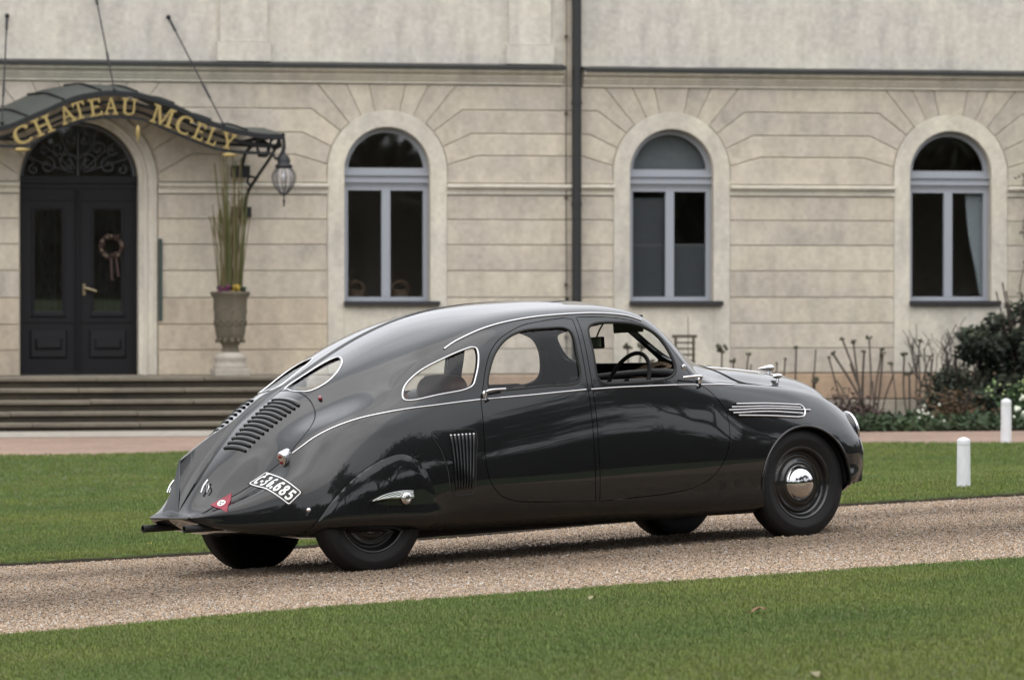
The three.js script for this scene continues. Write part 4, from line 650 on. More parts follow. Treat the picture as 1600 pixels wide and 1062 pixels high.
// canopy over the door
const gold = std({ color: rgb(.35, .265, .10), roughness: .55, metalness: .3 });
const pxS = pchip([-8.05, -7.393, -6.831, -6.267, -5.869, -5.585, -5.132, -4.562, -4.133, -3.702, -3.44], [3.83, 3.915, 4.135, 4.365, 4.417, 4.402, 4.292, 4.045, 3.905, 3.838, 3.832]);
const pxL = pchip([-8.05, -7.4, -7.09, -6.81, -6.53, -6.2, -5.82, -5.48, -5.13, -4.68, -4.31, -3.97, -3.62], [3.60, 3.64, 3.635, 3.765, 3.905, 4.01, 4.05, 4.03, 3.895, 3.715, 3.60, 3.575, 3.56]);
{
  const C = fthing('door_canopy', 'arched black iron and glass canopy with gold lettering above the entrance', 'canopy', -6.2, GB, 0), X0 = -8.05, X1 = -3.46, L = (s) => s + 6.2, Hh = (h) => h - GB;
  const n1 = 1.0, band = (f, d, hh, t, x0 = X0, x1 = X1) => { const pts = [], N = 70, pos = [], idx = []; for (let i = 0; i <= N; i++) { const s = mix(x0, x1, i / N), h = f(s); for (const [a, b] of [[0, 0], [0, -hh], [-t, -hh], [-t, 0]]) pos.push(L(s), Hh(h) + b, d + a); } for (let i = 0; i < N; i++) for (let k = 0; k < 4; k++) { const a = i * 4 + k, b = i * 4 + (k + 1) % 4; idx.push(a, b, a + 4, b, b + 4, a + 4); } idx.push(0, 2, 1, 0, 3, 2, N * 4, N * 4 + 1, N * 4 + 2, N * 4, N * 4 + 2, N * 4 + 3); const g = new THREE.BufferGeometry(); g.setAttribute('position', new THREE.Float32BufferAttribute(pos, 3)); g.setIndex(idx); return toCreasedNormals(g, .6); };
  part('front_rail', [band((s) => pxS(s), n1, .065, .05)], MIron, C); part('middle_rail', band((s) => pxS(s) - .125, n1 - .14, .05, .03), MIron, C);
  part('lower_rail', [band((s) => pxL(s) + .03, n1, .04, .04, X0, -3.62)], MIron, C);
  part('inner_rail', band((s) => pxL(s) + .14, n1 - .3, .045, .03, X0, -3.62), MIron, C);
  // sheets of the roof from the wall to the front rail
  const MRoof = std({ color: rgb(.05, .057, .053), roughness: .5, metalness: .1 }), NP = 9;
  for (let k = 0; k < NP; k++) { const a = mix(X0, X1, k / NP), b = mix(X0, X1, (k + 1) / NP), N = 8, pos = [], idx = [], back = (s) => [L(s) - .40, Hh(pxS(s)) + .115, .02], front = (s) => [L(s), Hh(pxS(s)) + .012, n1 - .02];
    for (let i = 0; i <= N; i++) { const s = mix(a + .008, b - .008, i / N), p = back(s), q = front(s), m = [(p[0] + q[0]) / 2, (p[1] + q[1]) / 2 + .05, (p[2] + q[2]) / 2]; for (const t of [p, m, q]) pos.push(...t); for (const t of [q, m, p]) pos.push(t[0], t[1] - .012, t[2]); }
    for (let i = 0; i < N; i++) for (let j = 0; j < 6; j++) { const u = i * 6 + j, v = i * 6 + (j + 1) % 6; idx.push(u, u + 6, v, v, u + 6, v + 6); } const g = new THREE.BufferGeometry(); g.setAttribute('position', new THREE.Float32BufferAttribute(pos, 3)); g.setIndex(idx); part('roof_sheet', toCreasedNormals(g, .5), MRoof, C);
    if (k) part('roof_rib', tube([V(...back(a)).add(V(0, .012, 0)), V((back(a)[0] + front(a)[0]) / 2, (back(a)[1] + front(a)[1]) / 2 + .062, .5), V(...front(a)).add(V(0, .012, 0))], .014, 10, 6), MIron, C);
  }
  // lettering along the rail
  const font = await new FontLoader().loadAsync('fonts/droid/droid_serif_regular.typeface.json');
  const txt = 'CHATEAU MCELY', ss = [-7.10, -6.81, -6.48, -6.31, -6.09, -5.87, -5.62, 0, -5.15, -4.86, -4.64, -4.46, -4.24], ww = [.24, .27, .22, .17, .18, .20, .22, 0, .32, .21, .15, .14, .20];
  [...txt].forEach((ch, i) => { if (ch === ' ') return; const s = ss[i], lo = pxL(s) + .035, hi = pxS(s) - .085, size = .33; const g = new TextGeometry(ch, { font, size, depth: .03, bevelEnabled: true, bevelThickness: .004, bevelSize: .004, bevelSegments: 1, curveSegments: 5 }); g.computeBoundingBox(); const b = g.boundingBox; g.translate(-(b.min.x + b.max.x) / 2, -(b.min.y + b.max.y) / 2, 0).scale(ww[i] / (b.max.x - b.min.x), Math.min(.30, Math.max(.22, hi - lo - .015)) / (b.max.y - b.min.y), 1); const m = part('letter', g, gold, C); m.position.set(L(s), Hh((lo + hi) / 2), n1 - .01); m.rotation.z = Math.atan((pxS(s + .1) - pxS(s - .1)) / .2); });
  for (const [s, h] of [[-7.12, 3.60], [-5.50, 3.86], [-4.24, 3.545]]) part('finial', [new THREE.SphereGeometry(.055, 16, 10).scale(s === -5.5 ? .55 : 1.5, s === -5.5 ? 1.6 : .55, .6).translate(L(s), Hh(h), n1 + .01), new THREE.ConeGeometry(.03, .12, 12).rotateZ(s === -5.5 ? Math.PI : -Math.PI / 2).translate(L(s) + (s === -5.5 ? 0 : .09), Hh(h) - (s === -5.5 ? .1 : 0), n1 + .01)], gold, C);
  // hanging rods
  for (const [[s0, h0], [s1, h1]] of [[[-7.206, 5.492], [-7.37, 3.97]], [[-5.98, 5.85], [-5.82, 4.43]], [[-4.944, 5.502], [-4.30, 3.97]]]) { const a = V(L(s0), Hh(h0), .04), b = V(L(s1), Hh(h1), n1 - .03), at = (t) => a.clone().lerp(b, t); part('tie_rod', [tube([a, b], .011, 2, 8), tube([at(.02), at(.13)], .02, 2, 8), tube([at(.62), at(.76)], .018, 2, 8), new THREE.SphereGeometry(.035, 12, 8).translate(a.x, a.y, a.z), new THREE.SphereGeometry(.03, 12, 8).translate(b.x, b.y, b.z)], MIron, C); }
  // side bracket on the wall
  const B = [], sc = (pts, r) => B.push(tube(pts.map((p) => V(L(p[0]), Hh(p[1]), p[2])), r, 40, 8));
  B.push(box(.26, .17, .10, L(-3.93), Hh(3.34), .08), box(.26, .15, .10, L(-3.91), Hh(2.77), .08));
  sc([[-3.87, 2.80, .14], [-3.86, 3.02, .25], [-3.74, 3.28, .5], [-3.60, 3.55, .8], [-3.50, 3.80, .98]], .024);
  sc([[-3.92, 3.40, .12], [-3.86, 3.62, .2], [-3.72, 3.74, .35], [-3.60, 3.68, .5], [-3.62, 3.56, .5], [-3.72, 3.56, .4]], .026);
  sc([[-3.93, 3.75, .1], [-3.80, 3.78, .4], [-3.62, 3.80, .7], [-3.46, 3.83, .98]], .03);
  sc([[-3.80, 3.12, .3], [-3.86, 3.18, .3], [-3.84, 3.26, .3], [-3.76, 3.25, .35]], .018);
  sc([[-3.46, 3.80, .98], [-3.45, 3.66, .98], [-3.46, 3.60, .98]], .024); sc([[-3.60, 3.58, .9], [-3.56, 3.50, .95], [-3.50, 3.55, .97], [-3.46, 3.66, .98]], .02);
  for (const [s, h, r] of [[-3.70, 3.66, .085], [-3.53, 3.72, .07]]) B.push(new THREE.TorusGeometry(r, .02, 8, 24).translate(L(s), Hh(h), .7));
  part('scroll_bracket', B, MIron, C);
}
{ // hanging lantern
  const Ln = fthing('hanging_lantern', 'glass and iron lantern hanging from the right end of the entrance canopy', 'lantern', -3.455, 2.83, .98);
  part('finial', lathe([[0, 0], [.012, .01], [.012, .06], [.022, .08], [.010, .10], [.010, .15], [.03, .17]], 16), MIron, Ln);
  part('glass_globe', lathe([[.03, .17], [.08, .22], [.145, .32], [.165, .40], [.15, .47], [.10, .54]], 24), phys({ color: rgb(.85, .85, .88), roughness: .1, transmission: .95, thickness: 0 }), Ln);
  for (let k = 0; k < 8; k++) { const a = k / 8 * Math.PI * 2; part('glazing_bar', tube([[.03, .17], [.082, .22], [.148, .32], [.168, .40], [.153, .47], [.10, .545]].map(([r, y]) => V(r * Math.cos(a), y, r * Math.sin(a))), .0075, 24, 6), MIron, Ln); }
  part('cap', lathe([[.10, .535], [.12, .55], [.12, .58], [.085, .60], [.095, .64], [.07, .70], [.03, .73], [.018, .76], [.018, .80], [0, .82]], 24), MIron, Ln);
  part('bulb', new THREE.SphereGeometry(.035, 14, 10).scale(1, 1.4, 1).translate(0, .42, 0), std({ color: rgb(.8, .8, .78), roughness: .3 }), Ln);
}
{ // wreath on the right door leaf
  const W = fthing('door_wreath', 'small dried wreath with pale berries hung on the right leaf of the door', 'wreath', -5.73, 2.28, -.165); const rng = [], ball = [];
  for (let k = 0; k < 40; k++) { const a = rnd() * 6.283, r = .145 + rr(-.03, .03); rng.push(new THREE.IcosahedronGeometry(rr(.022, .038), 0).rotateX(rnd() * 3).rotateY(rnd() * 3).translate(r * Math.cos(a), r * Math.sin(a), rr(-.01, .03))); }
  part('twigs', [new THREE.TorusGeometry(.145, .028, 8, 28), ...rng], std({ color: rgb(.035, .018, .013), roughness: .9 }), W); for (let k = 0; k < 9; k++) { const a = [2.0, 1.6, .35, .1, 3.5, 4.0, 4.2, 2.6, 5.4][k]; ball.push(new THREE.SphereGeometry(.026, 10, 8).translate(.15 * Math.cos(a), .15 * Math.sin(a), .04)); } part('berries', ball, std({ color: rgb(.11, .08, .06), roughness: .6 }), W);
  part('ribbon', [rbox(.035, .34, .012, .004, -.01, -.30, .02).rotateZ(.04), rbox(.035, .30, .012, .004, .05, -.28, .02).rotateZ(.12)], std({ color: rgb(.04, .02, .018), roughness: .7 }), W);
}
{ // letterbox strip and bell push beside the door
  const P = fthing('door_sign_strip', 'narrow dark green tall strip fixed to the wall right of the door', 'sign strip', -5.06, 1.2, .03); part('strip', rbox(.055, 1.15, .04, .008, 0, .62, 0), std({ color: rgb(.03, .05, .045), roughness: .6 }), P);
}
// urns with tall willow rods
function urn(s, label) {
  const U = fthing('stone_urn', label, 'urn', s, .48, .75, 'stone urns beside the entrance'), m = stucco(.10, .086, .062, 111, 2.4), m2 = stucco(.34, .31, .26, 113, 1.4);
  part('plinth', [uvWorld(rbox(.50, .10, .50, .012, 0, .05, 0)), uvWorld(lathe([[.23, .10], [.24, .13], [.22, .16], [.21, .20], [.225, .23], [.225, .27], [.19, .30], [.13, .33]], 32))], m2, U);
  part('bowl', lathe([[.13, .33], [.11, .37], [.115, .42], [.145, .46], [.185, .52], [.208, .60], [.221, .72], [.230, .93], [.238, 1.08], [.275, 1.13], [.28, 1.165], [.255, 1.175], [.22, 1.15], [0, 1.12]], 40), m, U);
  const rel = []; for (let k = 0; k < 14; k++) { const a = k / 14 * 6.283; rel.push(new THREE.SphereGeometry(.03, 8, 6).scale(.7, 1.4, .35).translate(0, 0, .226).rotateY(a).translate(0, .9 + .06 * Math.sin(k * 2.1), 0), new THREE.TorusGeometry(.035, .01, 6, 14).translate(0, .74, .222).rotateY(a + .2)); } part('relief', rel, m, U);
  for (let k = 0; k < 12; k++) part('flute', new THREE.CapsuleGeometry(.022, .09, 3, 8).rotateX(-.5).translate(0, .52, .172).rotateY(k / 12 * 6.283), m, U);
  return U;
}
urn(-4.175, 'tall weathered stone urn right of the door, with willow rods in it'); urn(-7.66, 'weathered stone urn left of the door, cut by the picture edge');
{ const g = fthing('willow_rods', 'bundle of tall green willow rods standing in the urn right of the door', 'plant', -4.17, 1.62, .75), gs = [], g2 = []; for (let k = 0; k < 90; k++) { const a = rnd() * 6.283, r = .17 * Math.sqrt(rnd()), top = k < 14 ? rr(1.7, 2.05) : rr(1.0, 1.5), sp = k < 14 ? .35 : rr(.6, 1.5); const p = [V(r * Math.cos(a), 0, r * Math.sin(a)), V(r * Math.cos(a) * (1 + sp * .2) + rr(-.02, .02), top * .5, r * Math.sin(a)), V(r * Math.cos(a) * (1 + sp * .6) + rr(-.05, .05) - .02, top, r * Math.sin(a) * (1 + sp * .4))]; (k % 3 ? gs : g2).push(tube(p, .0065, 8, 4)); }
  part('stems', gs, std({ color: rgb(.10, .105, .035), roughness: .8 }), g); part('stems', g2, std({ color: rgb(.16, .12, .06), roughness: .8 }), g);
  const fl = fthing('pansies', 'purple and yellow pansies at the rim of the urn right of the door', 'flowers', -4.17, 1.62, .75), add = (n, c, x0, x1) => { const q = []; for (let k = 0; k < 26; k++) q.push(new THREE.CircleGeometry(.03, 6).rotateX(rr(-1.2, .2)).rotateY(rr(-1, 1)).translate(rr(x0, x1), rr(.03, .11), rr(.05, .22))); part('petals', q, std({ color: c, roughness: .8, side: THREE.DoubleSide }), fl); }; add('p', rgb(.09, .012, .05), -.19, -.02); add('p', rgb(.30, .20, .02), .0, .10); add('p', rgb(.012, .025, .008), -.2, .2); }
// ---------------------------------------------------------------- bollards
function bollard(x, z, h, r, label, gy) { const B = thing('bollard', label, 'bollard', [x, gy, z], 0, 'white posts along the lawn edge'), m = std({ map: tex(64, (u, v) => { const k = .9 + .2 * (fbm(u, v, 6, 4, 131) - .5); const d = (1 - sstep(.06, .5, v)) * .5 * fbm(u, v, 8, 3, 133); return L3((.70 - d * .55) * k, (.71 - d * .5) * k, (.73 - d * .75) * k); }, true), bumpMap: stuccoBump, bumpScale: .002, roughness: .6 });
  part('post', lathe([[r, -.1], [r, 0], [r * .93, h * .85]], 24), m, B); part('cap', lathe([[r * .93, h * .85], [r * .90, h * .853], [r * .90, h * .862], [r * .945, h * .866], [r * .945, h * .945], [r * .8, h * .965], [r * .3, h * .995], [0, h]], 24), m, B); return B; }
bollard(3.275, -32.44, .405, .051, 'short white post near the drive, right of the car, in front of the path', ground(3.275, -32.44)); bollard(6.14, -55.6, .56, .068, 'white post farther off beside the front path, before the flower bed', -.23);
// ---------------------------------------------------------------- planting
function leafGeo(l, w) { const g = new THREE.BufferGeometry(); g.setAttribute('position', new THREE.Float32BufferAttribute([0, 0, 0, -w / 2, .03 * l, l * .5, 0, -.05 * l, l, w / 2, .03 * l, l * .5], 3)); g.setIndex([0, 1, 2, 0, 2, 3]); g.computeVertexNormals(); return g; }
const dummy = new THREE.Object3D();
function scatter(name, geo, mat, list, parent, color) { // list of [position, scale, quaternion or null, color]
  const m = new THREE.InstancedMesh(geo, mat, list.length); list.forEach((q, i) => { dummy.position.copy(q[0]); dummy.scale.setScalar(q[1]); if (q[2]) dummy.quaternion.copy(q[2]); else dummy.rotation.set(rnd() * 6.3, rnd() * 6.3, rnd() * 6.3); dummy.updateMatrix(); m.setMatrixAt(i, dummy.matrix); if (q[3]) m.setColorAt(i, q[3]); });
  m.name = name; m.castShadow = m.receiveShadow = true; (parent || scene).add(m); return m;
}
const leafMat = (r, g, b) => std({ color: rgb(r, g, b), roughness: .75, side: THREE.DoubleSide });
const bedY = (x, z) => ground(x, z) + .03;
{ // soil of the bed and its ground cover
  const bed = fsheet(-2.3, 22, () => .0, () => 4.95, 60, 10, .03); structure('flower_bed_soil', bed, MSoil);
  const list = []; for (let k = 0; k < 9000; k++) { const s = rr(1.6, 12), n = 4.95 - 3.0 * Math.pow(rnd(), 1.4), p = fw(s, 0, n), hh = (.05 + .16 * fbm(s / 16 + .1, n / 16, 24, 3, 141)) * (n > 4.8 ? .6 : 1); const c = fbm(s / 16, n / 16 + .2, 32, 2, 143); list.push([V(p.x, bedY(p.x, p.z) + hh * rnd(), p.z), rr(.6, 1.3), null, rgb(mix(.012, .036, c), mix(.026, .060, c), mix(.009, .018, c))]); }
  const m = scatter('ground_cover', leafGeo(.11, .06), leafMat(1, 1, 1), list); m.userData = { kind: 'stuff', label: 'low dark green ground cover along the front of the flower bed', category: 'ground cover' };
}
function shrub(name, label, s, n, w, h, d, count, cols, leaf, flowers, base = 0) {
  const p0 = fw(s, 0, n), S = thing(name, label, 'shrub', [p0.x, bedY(p0.x, p0.z) - .02, p0.z], TH); const st = []; 
  for (let k = 0; k < 14; k++) { const a = rnd() * 6.283, r = rr(.2, .9); st.push(tube([V(rr(-.1, .1) * w, 0, rr(-.1, .1)), V(r * Math.cos(a) * w * .25, h * .4, r * Math.sin(a) * d * .25), V(r * Math.cos(a) * w * .48, h * rr(.6, .95), r * Math.sin(a) * d * .45)], .012, 8, 5)); }
  part('branches', st, std({ color: rgb(.04, .03, .022), roughness: .9 }), S);
  const cl = []; for (let k = 0; k < (count > 5000 ? 70 : 34); k++) { const a = rnd() * 6.283, e = Math.acos(1 - rnd() * 1.3), r = Math.pow(rnd(), .4); cl.push([r * Math.sin(e) * Math.cos(a) * w / 2, base + (h - base) * (.12 + .8 * clamp(r * Math.cos(e) * .95)) + rr(-.05, .05), r * Math.sin(e) * Math.sin(a) * d / 2, rr(.16, .32)]); }
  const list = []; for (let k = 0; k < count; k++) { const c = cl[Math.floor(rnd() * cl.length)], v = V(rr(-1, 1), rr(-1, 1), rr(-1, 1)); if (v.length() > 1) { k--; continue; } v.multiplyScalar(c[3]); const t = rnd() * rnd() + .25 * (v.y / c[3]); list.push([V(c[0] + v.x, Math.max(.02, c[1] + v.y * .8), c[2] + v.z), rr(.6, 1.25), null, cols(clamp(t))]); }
  const m = scatter('foliage', leaf, leafMat(1, 1, 1), list, S); m.userData.kind = 'stuff';
  if (flowers) { const f = []; for (let k = 0; k < flowers[0]; k++) { const c = cl[Math.floor(rnd() * cl.length)], v = V(rr(-1, 1), rr(.1, 1), rr(-.2, 1)).normalize().multiplyScalar(c[3]); f.push([V(c[0] + v.x, Math.max(.05, c[1] + v.y), c[2] + v.z), rr(.7, 1.2), null, flowers[1]]); } const fm = scatter('blossom', flowers[2], leafMat(1, 1, 1), f, S); fm.userData.kind = 'stuff'; }
  return S;
}
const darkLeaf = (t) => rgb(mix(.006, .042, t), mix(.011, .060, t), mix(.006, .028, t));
shrub('evergreen_shrub', 'large dark evergreen shrub under the right hand window by the picture edge', 7.3, 1.6, 2.7, 2.12, 1.7, 17000, darkLeaf, leafGeo(.115, .048));
shrub('evergreen_shrub', 'lower dark evergreen bush at the left foot of the tall shrub', 6.15, 1.7, .95, .95, .8, 1800, darkLeaf, leafGeo(.085, .035));
shrub('hellebore', 'pale green hellebore clump before the dark evergreen shrub', 7.35, 3.1, 2.3, .72, .9, 1500, (t) => rgb(mix(.02, .06, t), mix(.05, .11, t), mix(.012, .03, t)), leafGeo(.13, .05), [300, rgb(.30, .37, .16), new THREE.IcosahedronGeometry(.019, 0)], .2);
shrub('white_flower_clump', 'small clump of white flowers at the bed edge left of the far white post', 4.72, 4.6, .34, .14, .22, 90, (t) => rgb(.02, .05, .015), leafGeo(.07, .03), [13, rgb(.52, .54, .46), new THREE.IcosahedronGeometry(.02, 0)], .02);
shrub('white_flower_clump', 'few white flowers beside the far white post', 6.42, 4.3, .34, .34, .3, 70, (t) => rgb(.02, .05, .015), leafGeo(.07, .03), [30, rgb(.66, .70, .56), new THREE.IcosahedronGeometry(.03, 0)], .06);
shrub('reddish_plant', 'low dull purple red plant among the dry stalks in front of the plinth', 4.05, 2.6, 1.5, .42, .6, 900, (t) => rgb(mix(.03, .075, t), mix(.018, .035, t), mix(.015, .03, t)), leafGeo(.09, .035), null);
shrub('brown_plant', 'rusty brown tuft at the left foot of the dark shrub', 5.72, 2.9, .75, .55, .5, 500, (t) => rgb(mix(.06, .16, t), mix(.04, .085, t), mix(.02, .035, t)), leafGeo(.10, .03), null);
// dry stalks left from last year
function stalks(label, s, n, list, group) { const p = fw(s, 0, n), S = thing('dry_stalks', label, 'dry plant', [p.x, bedY(p.x, p.z) - .02, p.z], TH, group); const g = [], hd = []; for (const [x0, x1, h, r, head] of list) { const a = V(x0, 0, rr(-.1, .1)), c = V(x1, h, rr(-.15, .15)); g.push(tube([a, V(mix(x0, x1, .45) + rr(-.02, .02), h * .5, rr(-.1, .1)), c], r, 8, 5)); if (head) for (let k = 0; k < 9; k++) hd.push(new THREE.IcosahedronGeometry(head * rr(.35, .6), 0).translate(c.x + rr(-1, 1) * head, c.y + rr(-.6, .7) * head, c.z + rr(-1, 1) * head)); }
  const b = std({ color: rgb(.078, .062, .050), roughness: .95 }); part('stems', g, b, S); if (hd.length) part('seed_heads', hd, std({ color: rgb(.07, .066, .044), roughness: 1 }), S); return S; }
const SG = 'dry flower stalks in the bed before the house';
stalks('big clump of dry dark stalks with round seed heads, right of the car bonnet', 4.7, 1.6, [[.15, -.42, 1.0, .018, .035], [.12, -.22, 1.2, .016, .03], [.05, -.06, 1.16, .015, .035], [.1, .05, 1.02, .018, .03], [.12, .16, 1.22, .014, .035], [.2, .36, 1.05, .014, .03], [.25, .34, .98, .016, .04], [.2, .22, .6, .013, 0], [-.2, -.5, .95, .012, .02], [0, -.35, .62, .012, 0], [.3, .48, .7, .012, 0], [.1, -.1, .85, .02, 0]], SG);
stalks('thinner dry stalks with dark heads between the clump and the bare bush', 5.45, 1.55, [[-.05, -.05, .98, .014, .04], [0, .02, .72, .016, .05], [.1, .14, 1.18, .012, .035], [.15, .12, .95, .012, .035], [.05, .3, .95, .012, .03], [.3, .28, .9, .012, .02], [-.2, -.25, .85, .010, .03]], SG);
stalks('three short dry stalks above the bonnet ornament of the car', 3.65, 1.5, [[0, -.02, .92, .012, .02], [.12, .16, 1.08, .014, .03], [-.12, -.16, .86, .010, .02], [.4, .4, 1.05, .010, .0], [.42, .41, .62, .012, .05]], SG);
stalks('dry stalks with one round green head just right of the windscreen', 2.72, 1.5, [[0, -.02, 1.06, .013, .07], [.2, .15, .9, .012, .04], [.3, .36, 1.0, .012, .03], [.42, .38, .85, .010, .0], [-.15, -.2, .8, .012, .03]], SG);
stalks('dry reddish stalks seen through the open front window of the car', .35 + 1.0, 1.5, [[0, 0, 1.1, .013, .05], [.14, .16, 1.12, .013, .05], [.3, .3, .9, .012, .03]], SG);
{ // bare bush
  const p = fw(6.1, 0, 1.0), S = thing('bare_bush', 'leafless grey twiggy bush under the right hand window left of the dark shrub', 'bush', [p.x, bedY(p.x, p.z), p.z], TH), g = [];
  const br = (a, dir, len, r, dep) => { const b = a.clone().addScaledVector(dir, len), m = a.clone().lerp(b, .5).add(V(rr(-.04, .04), 0, rr(-.04, .04))); g.push(tube([a, m, b], r, 5, 5)); if (dep > 0) for (let k = 0; k < (dep > 2 ? 3 : 2); k++) br(a.clone().lerp(b, rr(.55, 1)), dir.clone().add(V(rr(-.65, .65), rr(-.1, .4), rr(-.5, .5))).normalize(), len * rr(.6, .85), r * .68, dep - 1); };
  for (const [x, z] of [[-.25, 0], [-.1, .1], [.12, 0], [.35, -.1], [.7, 0]]) br(V(x * .6, 0, z), V(x * .7, 1, z).normalize(), .62, .017, 3); part('twigs', g, std({ color: rgb(.085, .07, .06), roughness: .95 }), S);
}
{ // slatted wooden plant support behind the car
  const p = fw(2.24, 0, 1.2), S = thing('wooden_trellis', 'small weathered slatted wooden plant frame behind the bonnet of the car', 'trellis', [p.x, bedY(p.x, p.z), p.z], TH), m = std({ color: rgb(.10, .085, .065), roughness: .95 }); 
  for (const x of [-.13, .13]) part('post', rbox(.035, 1.2, .035, .006, x, .6, 0), m, S); for (let k = 0; k < 7; k++) part('slat', rbox(.30, .028, .02, .005, 0, .62 + .085 * k, .025), m, S); part('top_rail', rbox(.36, .045, .05, .008, 0, 1.22, 0), m, S); part('cane', new THREE.CylinderGeometry(.006, .006, 1.5, 6).translate(.04, .75, .05), m, S);
}
{ // climber at the right edge of the front
  const p = fw(7.62, 0, .12), S = thing('climbing_plant', 'sparse leafless climber on the wall at the right picture edge', 'climber', [p.x, -.2, p.z], TH), g = [], l = []; for (let k = 0; k < 5; k++) { const pts = []; for (let j = 0; j <= 8; j++) pts.push(V(rr(-.08, .12) + k * .05, .2 + j * .42 + rr(-.08, .08), rr(0, .05))); g.push(tube(pts, .008, 40, 5)); pts.forEach((q) => { for (let t = 0; t < 4; t++) l.push(leafGeo(.06, .03).rotateY(rnd() * 6).rotateX(rnd() * 6).translate(q.x + rr(-.09, .09), q.y + rr(-.12, .12), q.z + rr(0, .08))); }); } part('stems', g, std({ color: rgb(.05, .04, .03), roughness: 1 }), S); part('leaves', l, leafMat(.045, .05, .025), S); }
// ---------------------------------------------------------------- grass blades and loose stones
{
  const blade = (n, h, w, spread) => { const pos = [], idx = []; for (let k = 0; k < n; k++) { const a = rnd() * 6.283, x = rr(-spread, spread), z = rr(-spread, spread), hh = h * rr(.6, 1.15), ln = rr(.1, .6) * hh, dx = Math.cos(a), dz = Math.sin(a), b = pos.length / 3; pos.push(x - dz * w, -.004, z + dx * w, x + dz * w, -.004, z - dx * w, x + dx * ln * .4 + dz * w * .7, hh * .62, z + dz * ln * .4 - dx * w * .7, x + dx * ln * .4 - dz * w * .7, hh * .62, z + dz * ln * .4 + dx * w * .7, x + dx * ln, hh, z + dz * ln); idx.push(b, b + 1, b + 2, b, b + 2, b + 3, b + 3, b + 2, b + 4); } const g = new THREE.BufferGeometry(); g.setAttribute('position', new THREE.Float32BufferAttribute(pos, 3)); g.setIndex(idx); g.computeVertexNormals(); return g; };
  const gcol = (x, z) => { const a = fbm(x / 16 + .5, z / 16 + .5, 12, 4, 151), b = rnd(), c = fbm(x / 16 + .5, z / 16 + .5, 60, 2, 153), dry = rnd() < .05 + .07 * sstep(.5, .75, a) ? 1 : 0, k = .68 + .5 * b * (.6 + .8 * c); return dry ? rgb(.19 * k, .175 * k, .075 * k) : rgb(mix(.068, .165, a) * k, mix(.125, .196, a) * k, mix(.021, .034, a) * k); };
  const Q = (a) => new THREE.Quaternion().setFromAxisAngle(V(0, 1, 0), a), gm = std({ color: rgb(1, 1, 1), roughness: .7, side: THREE.DoubleSide });
  const near = []; for (let k = 0; k < 270000; k++) { const z = -13.6 - Math.pow(rnd(), .8) * 10.4, hw = -z * .1195 + 1.5, x = rr(-hw, hw); const e = nearEdge(x) + wob(x * 1.3, 47); if (z < e + .01 + .02 * rnd()) continue; near.push([V(x, ground(x, z) + .012, z), rr(.55, 1.3), Q(rnd() * 6.283), gcol(x, z)]); }
  scatter('near_lawn_grass', blade(6, .019, .0014, .014), gm, near).userData = { kind: 'stuff', label: 'short mown green grass of the lawn in front of the drive', category: 'grass' };
  const far = []; for (let k = 0; k < 250000; k++) { const z = -26.6 - Math.pow(rnd(), 1.9) * 28, hw = -z * .1195 + 1.8, x = rr(-hw, hw), e = farEdge(x) + wob(x, 41), f = toF(x, z); if (z > e - .004 || f[1] < pathNear(f[0])) continue; far.push([V(x, ground(x, z) + .038, z), rr(.75, 1.3) * (1 + .018 * (-z - 28)), Q(rnd() * 6.283), gcol(x, z)]); }
  scatter('far_lawn_grass', blade(6, .021, .0022, .022), gm, far).userData = { kind: 'stuff', label: 'short mown green grass of the lawn between the drive and the house', category: 'grass' };
  const st = new THREE.IcosahedronGeometry(1, 0), stones = []; { const p = st.attributes.position; for (let i = 0; i < p.count; i++) { const k = .75 + .5 * vnoise(p.getX(i) * 3 + 5, p.getY(i) * 3 + p.getZ(i) * 2 + 5, 16, 161); p.setXYZ(i, p.getX(i) * k, p.getY(i) * k * .7, p.getZ(i) * k); } st.computeVertexNormals(); }
  for (let k = 0; k < 280000; k++) { const x = rr(-5.2, 5.8), a = farEdge(x), b = nearEdge(x), t = Math.pow(rnd(), .75), z = mix(a + .02, b - .01, t); if (Math.abs(x) > -z * .1195 + 1.6) continue; const tone = driveTone(x, z)[0], w = rnd(), lane = tone; if (rnd() > .35 + .8 * sstep(.75, 1.1, lane)) continue; const kk = .84 * lane * rr(.6, 1.45); stones.push([V(x, ground(x, z) + .014 + .008 * Math.sin(Math.PI * t), z), rr(.0028, .0062) * (rnd() < .03 ? 1.8 : 1), null, w < .16 ? rgb(.42 * kk, .39 * kk, .35 * kk) : w < .25 ? rgb(.13 * kk, .095 * kk, .07 * kk) : rgb(.35 * kk, .262 * kk, .184 * kk)]); }
  scatter('loose_gravel', st, std({ color: rgb(1, 1, 1), roughness: .95 }), stones).userData = { kind: 'stuff', label: 'loose pale gravel stones scattered over the drive', category: 'gravel' };
}
// fallen leaves
function leafThing(x, z, size, turn, col, label) { const L = thing('fallen_leaf', label, 'leaf', [x, ground(x, z) + .034, z], turn, 'fallen leaves on the grass'); const g = new THREE.BufferGeometry(), pos = [], idx = [], N = 10; for (let i = 0; i <= N; i++) { const t = i / N, w = size * .32 * Math.sin(Math.PI * Math.pow(t, .8)); pos.push(size * (t - .5), .012 * Math.sin(t * 3), -w, size * (t - .5), .004, 0, size * (t - .5), .014 * Math.sin(t * 4), w); } for (let i = 0; i < N; i++) for (const k of [0, 1]) { const a = i * 3 + k; idx.push(a, a + 1, a + 3, a + 1, a + 4, a + 3); } g.setAttribute('position', new THREE.Float32BufferAttribute(pos, 3)); g.setIndex(idx); g.computeVertexNormals(); const m = std({ color: col, roughness: .8, side: THREE.DoubleSide }); part('blade', g, m, L); part('stalk', tube([V(-size * .5, 0, 0), V(-size * .68, .006, .004), V(-size * .85, .014, 0)], .0018, 5, 5), m, L); L.rotation.z = .25; }
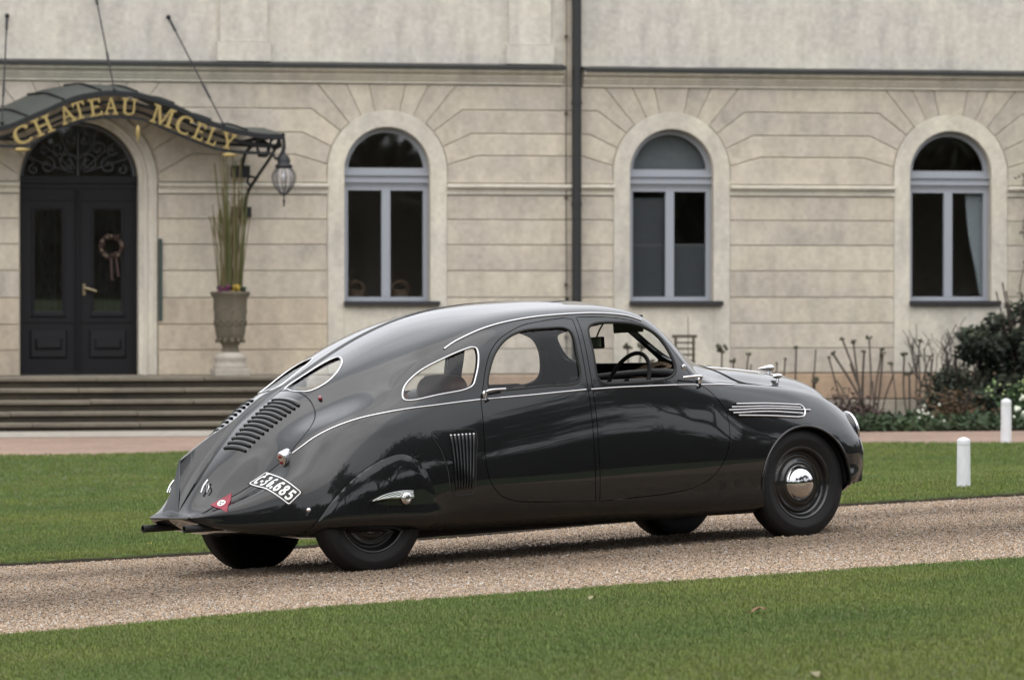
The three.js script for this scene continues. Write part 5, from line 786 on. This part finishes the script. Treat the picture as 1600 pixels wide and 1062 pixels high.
leafThing(1.05, -19.05, .07, .4, rgb(.15, .075, .035), 'curled tan leaf on the near lawn right of centre'); leafThing(1.03, -15.25, .055, 2, rgb(.18, .16, .09), 'pale leaf near the bottom edge of the near lawn'); leafThing(-2.42, -29.6, .12, 1, rgb(.42, .30, .08), 'yellow leaf on the far lawn left of the car tail'); leafThing(.37, -20.6, .05, 1, rgb(.18, .16, .08), 'small pale leaf by the near edge of the drive');
// the park behind the camera, which the paint and the window glass reflect
{
  const W = new THREE.Group(); W.name = 'park_woodland'; W.userData = { kind: 'stuff', label: 'dark bare winter trees of the park across the lawn', category: 'woodland' }; scene.add(W); const g = [], lf = [];
  const seg = (a, b, r0, r1) => { const d = b.clone().sub(a), l = d.length(), c = new THREE.CylinderGeometry(r1, r0, l, 5, 1, true).translate(0, l / 2, 0); c.applyQuaternion(new THREE.Quaternion().setFromUnitVectors(V(0, 1, 0), d.normalize())); c.translate(a.x, a.y, a.z); g.push(c); };
  const grow3 = (a, dir, len, r, d) => { const b = a.clone().addScaledVector(dir, len); seg(a, b, r, r * .7); if (d === 0) { lf.push([b, rr(.6, 1.3)]); return; } for (let k = 0; k < 3; k++) grow3(a.clone().lerp(b, rr(.6, 1)), dir.clone().add(V(rr(-.8, .8), rr(-.2, .5), rr(-.8, .8))).normalize(), len * rr(.6, .8), r * .6, d - 1); };
  for (let k = 0; k < 30; k++) { const a = mix(-1.0, 2.9, k / 29) + rr(-.05, .05), R = rr(42, 62), x = 2 + R * Math.cos(a), z = -28 + R * Math.sin(a) ; if (Math.abs(x) < 9 && z < 0) continue; grow3(V(x, -.3, z), V(rr(-.08, .08), 1, rr(-.08, .08)).normalize(), rr(2.6, 4.2), rr(.16, .28), 4); }
  for (let k = 0; k < 7; k++) { const a = mix(.15, 1.25, k / 6) + rr(-.06, .06), R = rr(27, 33), x = 2 + R * Math.cos(a), z = -28 + R * Math.sin(a); grow3(V(x, -.3, z), V(rr(-.08, .08), 1, rr(-.08, .08)).normalize(), rr(4.2, 5.6), rr(.24, .34), 5); }
  const b = std({ color: rgb(.035, .03, .024), roughness: 1 }); part('trunks', g, b, W);
  const tw = []; for (const [p, s] of lf) for (let k = 0; k < 4; k++) tw.push([p.clone().add(V(rr(-.9, .9), rr(-.7, .9), rr(-.9, .9))), s * rr(.6, 1.2), null, rgb(.03, .032, .018)]);
  const cl = []; for (let k = 0; k < 9; k++) cl.push(leafGeo(.9, .10).rotateX(rnd() * 6).rotateY(rnd() * 6)); scatter('crowns', mergeGeometries(cl), leafMat(1, 1, 1), tw, W);
  const hedge = []; for (let k = 0; k < 26000; k++) { const a = rr(-1.1, 3.0), R = rr(46, 56), x = 2 + R * Math.cos(a), z = -28 + R * Math.sin(a); if (Math.abs(x) < 9 && z < 0) continue; const top = 2.2 + 7.5 * Math.pow(fbm(a / 6.3 + .5, .37, 40, 3, 171), 1.4) + 3.4 * fbm(a / 6.3, .7, 160, 2, 173); const cap = Math.abs(a - .9) < .2 ? Math.min(top, 4.2 + 2.6 * fbm(a / 6.3, .2, 300, 2, 175)) : top; hedge.push([V(x, rr(-.2, cap), z), rr(.8, 1.5), null, rgb(.026, .031, .019)]); } scatter('undergrowth', mergeGeometries(cl.map((q) => q.clone().scale(1.6, 1.3, 1.6))), leafMat(1, 1, 1), hedge, W);
}
renderer.render(scene, camera);
